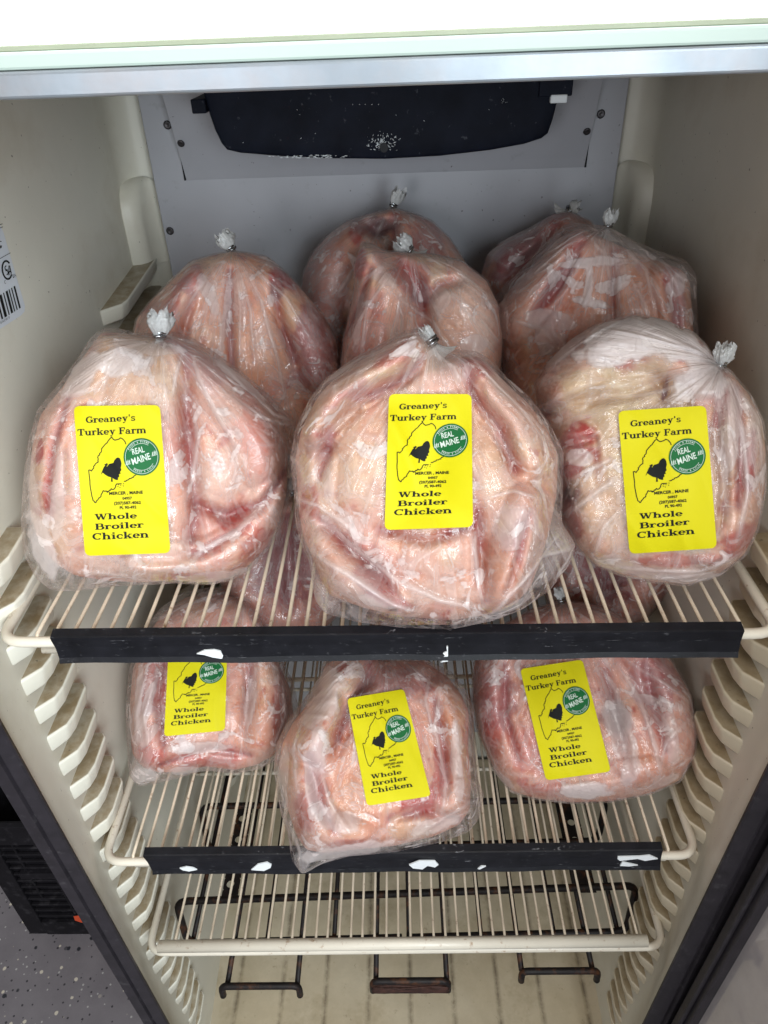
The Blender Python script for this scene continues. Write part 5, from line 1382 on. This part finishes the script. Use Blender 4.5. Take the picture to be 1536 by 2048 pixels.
bird(3, (1302, 912), None,
  [(1272, 627), (1330, 643), (1385, 664), (1412, 690), (1432, 722), (1462, 742), (1500, 788), (1526, 840), (1534, 900), (1531, 980), (1516, 1060), (1490, 1112), (1440, 1150), (1380, 1171), (1310, 1166), (1240, 1151), (1190, 1131), (1152, 1092), (1128, 1040), (1114, 960), (1092, 880), (1076, 820), (1067, 770), (1088, 735), (1130, 690), (1180, 655), (1226, 637)], 0.398, T=0.074,
  ridges=[([(1130, 760), (1200, 690), (1300, 670), (1390, 700)], 60, 0.012), ([(1450, 790), (1490, 880), (1490, 1000), (1450, 1090)], 55, 0.010), ([(1150, 900), (1150, 1000), (1180, 1080)], 50, 0.008)],
  bumps=[((1300, 930), 150, 180, 0, 0.012), ((1200, 820), 90, 80, 0, 0.008)],
  creases=[([(1090, 830), (1170, 800), (1260, 790), (1330, 760)], 10, 0.006), ([(1440, 760), (1430, 860), (1450, 980), (1430, 1080)], 10, 0.009), ([(1470, 780), (1480, 900), (1475, 1010)], 9, 0.008), ([(1310, 750), (1330, 790), (1330, 810)], 8, 0.006), ([(1130, 890), (1190, 880), (1200, 960)], 8, 0.005)],
  blots=[((1165, 880), 38, 40, -20, 'red', 0.85), ((1145, 940), 28, 16, 0, 'red', 0.75), ((1150, 995), 26, 34, 0, 'dark', 0.8), ((1143, 985), 12, 14, 0, 'black', 0.8), ((1145, 1045), 30, 40, 0, 'red', 0.6), ((1240, 740), 60, 16, -20, 'red', 0.55), ((1390, 700), 40, 20, 10, 'red', 0.5), ((1420, 680), 16, 20, 0, 'red', 0.6), ((1495, 930), 14, 60, 5, 'red', 0.8), ((1440, 830), 12, 60, 10, 'red', 0.6), ((1480, 1080), 40, 30, -40, 'red', 0.6), ((1360, 1120), 90, 16, -5, 'red', 0.5), ((1200, 790), 90, 50, 0, 'fat', 0.8), ((1290, 850), 90, 120, 0, 'fat', 0.75), ((1220, 1000), 70, 90, 0, 'fat', 0.5), ((1390, 960), 60, 120, 0, 'fat', 0.6), ((1330, 780), 5, 30, 10, 'dark', 0.8), ((1430, 735), 18, 10, 0, 'dark', 0.6)],
  frost=[((1260, 680), 100, 46, -12, 0.95), ((1340, 690), 70, 32, 10, 0.9), ((1400, 770), 40, 50, 40, 0.85), ((1410, 720), 40, 20, 30, 0.7), ((1165, 915), 26, 16, 0, 0.6), ((1140, 700), 60, 20, -40, 0.5), ((1460, 860), 16, 80, 5, 0.55), ((1350, 1150), 110, 16, 3, 0.5), ((1240, 1130), 60, 20, 15, 0.4), ((1500, 870), 12, 60, 5, 0.4)],
  folds=[([(1430, 750), (1370, 770), (1290, 790), (1190, 800)], 4, 0.003, 0.5), ([(1440, 760), (1480, 860), (1490, 980), (1470, 1080)], 5, 0.004, 0.65), ([(1450, 755), (1510, 840), (1520, 960)], 5, 0.004, 0.6), ([(1430, 760), (1440, 900), (1450, 1040)], 5, 0.0035, 0.6), ([(1140, 960), (1200, 930), (1260, 900)], 5, 0.003, 0.5), ([(1130, 1030), (1200, 980), (1260, 940)], 5, 0.003, 0.55), ([(1190, 1110), (1210, 1050), (1260, 1000)], 5, 0.003, 0.5), ([(1200, 1130), (1300, 1140), (1400, 1140), (1480, 1100)], 4, 0.003, 0.6), ([(1230, 1145), (1340, 1155), (1430, 1140)], 4, 0.003, 0.5), ([(1100, 740), (1170, 690), (1260, 640)], 4, 0.003, 0.5)],
  tie=(1438, 734), tail=(1446, 694), label=[(1236, 822), (1412, 811), (1434, 1096), (1259, 1108)], pleats=34, tail_r=0.012, tint=(0.97, 1.05, 1.03),
  text='heavily frosted labelled chicken at front right of the top shelf', group=GR)
# second and third rows, top shelf
bird(4, (470, 690), 0.765,
  [(462, 500), (500, 504), (532, 510), (575, 545), (616, 590), (650, 630), (676, 680), (682, 740), (676, 810), (645, 870), (590, 910), (480, 918), (360, 908), (290, 860), (262, 770), (260, 690), (270, 638), (300, 600), (345, 555), (382, 520), (420, 508)], 0.398, T=0.070,
  ridges=[([(375, 560), (330, 640), (300, 730)], 42, 0.012), ([(560, 560), (620, 650), (645, 740)], 44, 0.012)], bumps=[((400, 680), 70, 110, 0, 0.010), ((520, 690), 80, 120, 0, 0.010)],
  creases=[([(390, 590), (370, 650), (350, 720)], 9, 0.008), ([(545, 570), (560, 640), (590, 720)], 9, 0.008), ([(460, 540), (458, 640), (465, 760)], 8, 0.006)],
  blots=[((387, 555), 24, 26, 0, 'red', 0.6), ((375, 570), 14, 22, 0, 'plum', 0.6), ((565, 560), 34, 24, 20, 'red', 0.8), ((555, 580), 16, 24, 0, 'dark', 0.6), ((350, 610), 14, 40, 20, 'red', 0.5), ((520, 700), 50, 100, 0, 'orange', 0.6), ((400, 690), 60, 80, 0, 'orange', 0.4), ((630, 700), 50, 110, 0, 'plum', 0.7), ((320, 630), 40, 30, 0, 'plum', 0.4)],
  frost=[((420, 590), 12, 44, -20, 0.55), ((450, 640), 8, 70, 10, 0.45), ((480, 600), 14, 60, 0, 0.3), ((545, 530), 16, 10, 0, 0.4)],
  folds=[([(462, 520), (455, 620), (440, 700)], 4, 0.003, 0.45), ([(470, 520), (480, 620), (478, 740)], 4, 0.003, 0.4), ([(475, 515), (520, 600), (555, 720), (570, 800)], 4, 0.003, 0.45), ([(480, 515), (570, 600), (640, 720)], 3, 0.0025, 0.35), ([(455, 520), (400, 580), (360, 640)], 4, 0.003, 0.4), ([(470, 520), (500, 620), (510, 740)], 4, 0.0025, 0.4)],
  tie=(464, 500), tail=(436, 458), pleats=26, tail_r=0.011, nphi=300, nt=92, tint=(1.06, 1.0, 0.92), text='bagged chicken with an upright tied end behind the front left chicken', group=GR)
bird(5, (845, 660), 0.745,
  [(706, 530), (722, 480), (745, 486), (770, 500), (815, 503), (870, 507), (925, 520), (975, 560), (1000, 610), (1009, 670), (1004, 740), (985, 830), (930, 890), (840, 905), (740, 890), (690, 820), (677, 745), (684, 680), (698, 620), (707, 575)], 0.398, T=0.068,
  ridges=[([(735, 510), (740, 590), (715, 680)], 36, 0.012), ([(770, 580), (760, 660), (740, 760)], 46, 0.012)], bumps=[((930, 650), 90, 120, 0, 0.014), ((760, 680), 60, 90, 0, 0.008)],
  creases=[([(800, 520), (830, 560), (845, 610), (850, 680)], 14, 0.016), ([(850, 600), (880, 570), (920, 560)], 9, 0.008), ([(745, 540), (720, 600), (700, 660)], 8, 0.007)],
  blots=[((722, 530), 22, 30, 0, 'red', 0.7), ((845, 590), 22, 26, 0, 'plum', 0.85), ((820, 550), 40, 30, 0, 'red', 0.5), ((930, 640), 80, 100, 0, 'pale', 0.8), ((910, 660), 30, 60, -20, 'orange', 0.6), ((740, 660), 40, 80, 0, 'pink', 0.6)],
  frost=[((770, 560), 30, 14, 20, 0.4), ((880, 600), 20, 30, 20, 0.4), ((950, 690), 30, 20, 0, 0.4), ((720, 640), 10, 60, 5, 0.4), ((780, 500), 50, 10, -10, 0.3)],
  folds=[([(818, 510), (760, 540), (720, 570)], 4, 0.0035, 0.4), ([(820, 510), (770, 570), (720, 640), (690, 720)], 4, 0.003, 0.4), ([(822, 512), (832, 560), (835, 600)], 3, 0.003, 0.3), ([(825, 510), (900, 530), (970, 590), (1000, 660)], 4, 0.003, 0.35), ([(760, 570), (860, 640), (900, 700)], 4, 0.003, 0.45), ([(740, 590), (730, 680), (720, 760)], 4, 0.003, 0.45)],
  tie=(820, 502), tail=(792, 470), pleats=26, tail_r=0.012, nphi=300, nt=92, tint=(1.15, 1.1, 1.05), text='bagged chicken showing its cavity, directly behind the middle front chicken', group=GR)
bird(6, (785, 590), 0.865,
  [(735, 425), (785, 413), (830, 424), (866, 440), (902, 475), (932, 520), (958, 600), (955, 720), (900, 790), (785, 805), (660, 780), (608, 690), (598, 590), (604, 545), (622, 505), (652, 470), (692, 440)], 0.398, T=0.062,
  ridges=[([(700, 460), (650, 540), (630, 640)], 46, 0.010)], bumps=[((680, 580), 70, 110, 0, 0.010), ((880, 580), 60, 110, 0, 0.008)], creases=[([(720, 440), (750, 460), (785, 440)], 14, 0.02), ([(790, 430), (790, 500), (800, 560)], 10, 0.008)],
  blots=[((755, 450), 36, 20, 0, 'dark', 0.95), ((715, 470), 16, 26, 0, 'red', 0.6), ((860, 500), 40, 60, 0, 'plum', 0.5), ((650, 600), 60, 120, 0, 'plum', 0.35)],
  folds=[([(785, 420), (730, 435), (660, 480), (620, 540)], 4, 0.003, 0.35), ([(790, 420), (850, 450), (900, 520)], 4, 0.003, 0.3), ([(788, 420), (810, 480), (850, 560)], 4, 0.003, 0.3)],
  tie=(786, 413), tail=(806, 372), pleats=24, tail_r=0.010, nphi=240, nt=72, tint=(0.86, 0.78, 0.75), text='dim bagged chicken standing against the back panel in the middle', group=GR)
bird(7, (1200, 665), 0.775,
  [(1152, 446), (1215, 452), (1258, 476), (1312, 500), (1372, 521), (1393, 548), (1394, 620), (1399, 690), (1395, 790), (1355, 890), (1200, 925), (1060, 890), (1008, 800), (990, 700), (984, 602), (1010, 568), (1060, 520), (1108, 467), (1130, 449)], 0.398, T=0.070,
  flesh=[(1160, 456), (1215, 480), (1258, 500), (1312, 520), (1365, 540), (1380, 565), (1384, 620), (1388, 690), (1380, 790), (1345, 880), (1200, 912), (1070, 880), (1018, 790), (1000, 700), (998, 612), (1022, 575), (1070, 528), (1115, 478)],
  ridges=[([(1150, 470), (1090, 560), (1030, 640)], 46, 0.014), ([(1350, 550), (1370, 640), (1370, 740)], 40, 0.010)], bumps=[((1190, 620), 70, 120, 0, 0.010), ((1290, 630), 60, 110, 0, 0.010), ((1080, 700), 70, 80, 0, 0.008)],
  creases=[([(1160, 490), (1120, 570), (1080, 620)], 10, 0.010), ([(1228, 500), (1225, 600), (1230, 720)], 8, 0.006), ([(1330, 560), (1350, 620), (1350, 700)], 9, 0.008)],
  blots=[((1120, 560), 14, 60, 40, 'plum', 0.8), ((1150, 480), 30, 24, 0, 'red', 0.45), ((1180, 620), 50, 90, 0, 'orange', 0.6), ((1290, 620), 50, 90, 0, 'orange', 0.45), ((1345, 560), 20, 30, 0, 'red', 0.6), ((1100, 740), 70, 60, 0, 'orange', 0.5), ((1355, 640), 12, 70, 0, 'plum', 0.6)],
  frost=[((1190, 525), 60, 9, -5, 0.7), ((1177, 575), 7, 46, 3, 0.7), ((1185, 608), 34, 8, 12, 0.7), ((1060, 510), 50, 16, -40, 0.45), ((1100, 640), 50, 18, 10, 0.45), ((1100, 680), 30, 24, 30, 0.4), ((1240, 540), 10, 40, 0, 0.3), ((1350, 570), 16, 24, 20, 0.5), ((1010, 640), 16, 40, 0, 0.35)],
  folds=[([(1215, 460), (1130, 500), (1060, 560)], 3, 0.003, 0.35), ([(1215, 460), (1205, 540), (1195, 600)], 4, 0.003, 0.4), ([(1220, 460), (1235, 560), (1235, 680)], 4, 0.003, 0.4), ([(1225, 465), (1290, 540), (1310, 650)], 4, 0.003, 0.4), ([(1225, 462), (1320, 520), (1360, 600)], 4, 0.003, 0.4), ([(1030, 640), (1090, 660), (1120, 700)], 5, 0.003, 0.5), ([(1110, 620), (1130, 700), (1140, 760)], 5, 0.003, 0.5)],
  tie=(1216, 453), tail=(1226, 412), pleats=26, tail_r=0.011, nphi=300, nt=92, tint=(0.98, 0.90, 0.85), text='bagged chicken with frost streaks leaning beside the right wall, behind the frosted one', group=GR)
bird(8, (1085, 580), 0.875,
  [(1140, 420), (1105, 426), (1060, 454), (1005, 479), (972, 508), (961, 548), (965, 610), (975, 690), (1010, 770), (1100, 795), (1190, 760), (1230, 650), (1225, 520), (1185, 440)], 0.398, T=0.058,
  ridges=[([(1120, 440), (1050, 500), (990, 560)], 50, 0.010)], creases=[([(1110, 450), (1080, 500), (1010, 560)], 10, 0.008)], blots=[((1040, 510), 60, 40, -30, 'plum', 0.8), ((1110, 440), 20, 20, 0, 'red', 0.5)],
  frost=[((1050, 462), 40, 6, -25, 0.35)], folds=[([(1135, 425), (1060, 462), (990, 500), (968, 560)], 4, 0.003, 0.35)],
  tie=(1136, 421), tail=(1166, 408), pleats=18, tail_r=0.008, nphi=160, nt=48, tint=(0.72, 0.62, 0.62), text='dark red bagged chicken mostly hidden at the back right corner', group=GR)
# middle shelf
bird(9, (425, 1400), None,
  [(430, 1172), (500, 1192), (525, 1240), (560, 1310), (590, 1370), (599, 1430), (583, 1490), (556, 1520), (520, 1541), (470, 1549), (410, 1541), (360, 1556), (310, 1569), (275, 1573), (257, 1552), (254, 1500), (251, 1420), (257, 1340), (280, 1270), (320, 1215), (370, 1182)], 0.707, T=0.070,
  flesh=[(430, 1185), (500, 1200), (522, 1250), (552, 1315), (580, 1375), (588, 1430), (572, 1485), (548, 1512), (515, 1532), (470, 1542), (410, 1533), (360, 1545), (315, 1545), (285, 1535), (265, 1510), (262, 1490), (258, 1420), (265, 1340), (290, 1275), (326, 1225), (375, 1192)],
  ridges=[([(510, 1215), (530, 1300), (545, 1400), (535, 1480)], 40, 0.012), ([(290, 1320), (285, 1420), (300, 1510)], 36, 0.010)], bumps=[((400, 1400), 110, 120, 0, 0.010)],
  creases=[([(500, 1260), (500, 1360), (490, 1460)], 9, 0.008), ([(330, 1300), (320, 1400), (330, 1490)], 9, 0.007), ([(320, 1530), (420, 1500), (500, 1510)], 8, 0.006)],
  blots=[((565, 1340), 12, 24, 0, 'red', 0.7), ((300, 1380), 16, 70, 0, 'plum', 0.5), ((500, 1440), 40, 70, 0, 'orange', 0.6), ((420, 1520), 60, 20, 0, 'red', 0.4), ((300, 1510), 30, 20, 0, 'red', 0.5), ((560, 1420), 20, 60, 0, 'red', 0.5), ((400, 1490), 60, 20, 0, 'pale', 0.6)],
  frost=[((295, 1420), 10, 70, 10, 0.55), ((280, 1400), 8, 60, 0, 0.5), ((500, 1400), 10, 60, 5, 0.5), ((400, 1495), 50, 12, 0, 0.5), ((285, 1550), 26, 18, 0, 0.5), ((370, 1540), 30, 10, 0, 0.4), ((300, 1470), 12, 30, 30, 0.5)],
  folds=[([(330, 1320), (290, 1430), (300, 1500)], 4, 0.003, 0.55), ([(300, 1330), (275, 1420), (272, 1500)], 4, 0.003, 0.5), ([(490, 1330), (505, 1400), (490, 1470)], 4, 0.003, 0.5), ([(560, 1350), (570, 1430), (540, 1500)], 4, 0.003, 0.5)],
  tie=(480, 1186), tail=(494, 1158), label=[(338, 1280), (455, 1280), (450, 1461), (328, 1473)], pleats=26, tail_r=0.009, nphi=330, nt=100, tint=(1.0, 0.90, 0.90),
  text='chicken at left of the middle shelf whose yellow label is half covered by the strip', group=GR)
bird(10, (757, 1525), None,
  [(632, 1365), (648, 1322), (690, 1296), (735, 1300), (765, 1318), (850, 1318), (902, 1342), (932, 1380), (949, 1420), (947, 1480), (956, 1560), (969, 1588), (957, 1640), (936, 1665), (880, 1685), (790, 1704), (700, 1712), (642, 1728), (605, 1750), (584, 1722), (577, 1680), (560, 1620), (547, 1540), (552, 1490), (575, 1440), (605, 1402)], 0.707, T=0.072,
  flesh=[(640, 1365), (650, 1330), (692, 1308), (760, 1304), (846, 1320), (894, 1352), (922, 1388), (938, 1425), (936, 1490), (942, 1560), (940, 1620), (918, 1650), (870, 1672), (790, 1692), (700, 1700), (650, 1706), (612, 1700), (592, 1670), (574, 1615), (558, 1540), (563, 1490), (585, 1446), (615, 1408)],
  ridges=[([(690, 1312), (668, 1390), (625, 1480)], 48, 0.018), ([(900, 1390), (925, 1500), (915, 1600)], 42, 0.012), ([(600, 1560), (640, 1660), (720, 1690)], 40, 0.010)], bumps=[((690, 1560), 100, 120, 0, 0.010), ((830, 1600), 80, 90, 0, 0.008)],
  creases=[([(745, 1305), (735, 1360), (700, 1420), (670, 1500)], 13, 0.013), ([(870, 1400), (890, 1500), (890, 1600)], 10, 0.010), ([(620, 1520), (640, 1600), (670, 1660)], 9, 0.008), ([(780, 1640), (850, 1620), (920, 1640)], 9, 0.007)],
  blots=[((640, 1570), 20, 60, -10, 'red', 0.55), ((615, 1620), 30, 40, 0, 'red', 0.5), ((840, 1600), 40, 26, 0, 'red', 0.7), ((905, 1440), 20, 60, 0, 'orange', 0.6), ((880, 1560), 14, 80, 0, 'red', 0.6), ((700, 1560), 50, 90, 0, 'orange', 0.6), ((690, 1340), 14, 20, 0, 'red', 0.6), ((800, 1360), 80, 30, 0, 'plum', 0.5), ((700, 1690), 50, 14, 0, 'red', 0.4), ((820, 1660), 50, 26, 0, 'fat', 0.6), ((900, 1620), 30, 40, 0, 'pale', 0.6)],
  frost=[((650, 1400), 40, 60, 20, 0.5), ((640, 1500), 16, 60, 10, 0.55), ((625, 1570), 10, 60, -10, 0.5), ((680, 1640), 40, 20, 10, 0.5), ((690, 1700), 90, 14, -8, 0.55), ((870, 1650), 50, 14, -15, 0.45), ((910, 1520), 12, 80, 0, 0.45), ((570, 1550), 12, 60, 0, 0.4), ((600, 1725), 16, 20, 0, 0.3)],
  folds=[([(880, 1350), (870, 1450), (890, 1560), (880, 1640)], 4, 0.003, 0.5), ([(860, 1340), (850, 1400), (870, 1480)], 4, 0.003, 0.5), ([(575, 1640), (600, 1700), (605, 1748)], 4, 0.003, 0.5), ([(600, 1745), (680, 1710), (780, 1705)], 4, 0.003, 0.5), ([(620, 1420), (590, 1500), (600, 1600)], 4, 0.003, 0.45), ([(640, 1520), (660, 1600), (700, 1660)], 4, 0.003, 0.5), ([(940, 1600), (880, 1640), (800, 1690)], 4, 0.003, 0.45)],
  tie=(770, 1300), tail=(780, 1275), label=[(694, 1397), (808, 1378), (862, 1592), (734, 1612)], pleats=26, tail_r=0.008, nphi=340, nt=104, tint=(1.0, 0.92, 0.88),
  text='chicken in the middle of the middle shelf with its bag corner over the strip', group=GR)
bird(11, (1172, 1415), None,
  [(1060, 1216), (1120, 1198), (1200, 1208), (1290, 1258), (1346, 1320), (1386, 1390), (1397, 1470), (1393, 1512), (1362, 1565), (1300, 1590), (1220, 1606), (1140, 1608), (1070, 1600), (1020, 1585), (985, 1540), (954, 1470), (941, 1400), (944, 1330), (974, 1265)], 0.707, T=0.072,
  ridges=[([(1290, 1290), (1350, 1380), (1370, 1480)], 48, 0.010), ([(980, 1320), (980, 1420), (1020, 1520)], 46, 0.010), ([(1050, 1570), (1180, 1575), (1300, 1560)], 40, 0.008)], bumps=[((1130, 1440), 110, 120, 0, 0.010), ((1280, 1480), 70, 80, 0, 0.010)],
  creases=[([(1210, 1340), (1230, 1420), (1250, 1500)], 10, 0.009), ([(1010, 1330), (1010, 1430), (1040, 1520)], 9, 0.007), ([(1290, 1330), (1310, 1420), (1330, 1500)], 9, 0.007)],
  blots=[((1222, 1415), 14, 16, 0, 'red', 0.9), ((1230, 1440), 30, 30, 0, 'dark', 0.5), ((985, 1460), 30, 60, 0, 'red', 0.5), ((1310, 1360), 50, 60, 0, 'plum', 0.6), ((1284, 1500), 24, 24, 0, 'orange', 0.85), ((1300, 1560), 36, 30, 0, 'orange', 0.6), ((1100, 1580), 60, 18, 0, 'red', 0.4), ((1000, 1400), 40, 60, 0, 'plum', 0.5), ((1160, 1585), 50, 16, 0, 'pale', 0.7), ((1090, 1500), 60, 50, 0, 'pink', 0.6)],
  frost=[((1165, 1580), 50, 18, -5, 0.75), ((1240, 1460), 26, 60, -10, 0.5), ((1225, 1420), 24, 12, 0, 0.55), ((1260, 1520), 14, 50, 10, 0.5), ((1340, 1470), 14, 50, 0, 0.4), ((1300, 1400), 40, 8, 20, 0.45), ((1010, 1560), 30, 12, 30, 0.4), ((1330, 1560), 40, 10, -20, 0.4)],
  folds=[([(1190, 1320), (1220, 1400), (1260, 1480), (1270, 1560)], 5, 0.003, 0.5), ([(1230, 1320), (1280, 1400), (1310, 1500), (1320, 1570)], 5, 0.003, 0.5), ([(1200, 1330), (1230, 1380), (1240, 1440)], 4, 0.003, 0.5), ([(1280, 1340), (1330, 1370), (1370, 1400)], 4, 0.003, 0.4), ([(1380, 1430), (1330, 1480), (1310, 1560)], 4, 0.003, 0.4), ([(960, 1400), (970, 1480), (1010, 1560)], 4, 0.003, 0.4)],
  tie=(1124, 1204), tail=(1118, 1178), label=[(1040, 1338), (1165, 1319), (1222, 1543), (1092, 1561)], pleats=28, tail_r=0.009, nphi=340, nt=104, tint=(0.95, 0.85, 0.85),
  text='chicken at right of the middle shelf, its whole label tilted left below the strip', group=GR)
def blob(cx, cy, rx, ry, k=0.08, seed=0):
    r = random.Random(seed); return [(cx+rx*math.cos(a)*(1+r.uniform(-k, k)), cy+ry*math.sin(a)*(1+r.uniform(-k, k))) for a in [2*math.pi*i/18 for i in range(18)]]
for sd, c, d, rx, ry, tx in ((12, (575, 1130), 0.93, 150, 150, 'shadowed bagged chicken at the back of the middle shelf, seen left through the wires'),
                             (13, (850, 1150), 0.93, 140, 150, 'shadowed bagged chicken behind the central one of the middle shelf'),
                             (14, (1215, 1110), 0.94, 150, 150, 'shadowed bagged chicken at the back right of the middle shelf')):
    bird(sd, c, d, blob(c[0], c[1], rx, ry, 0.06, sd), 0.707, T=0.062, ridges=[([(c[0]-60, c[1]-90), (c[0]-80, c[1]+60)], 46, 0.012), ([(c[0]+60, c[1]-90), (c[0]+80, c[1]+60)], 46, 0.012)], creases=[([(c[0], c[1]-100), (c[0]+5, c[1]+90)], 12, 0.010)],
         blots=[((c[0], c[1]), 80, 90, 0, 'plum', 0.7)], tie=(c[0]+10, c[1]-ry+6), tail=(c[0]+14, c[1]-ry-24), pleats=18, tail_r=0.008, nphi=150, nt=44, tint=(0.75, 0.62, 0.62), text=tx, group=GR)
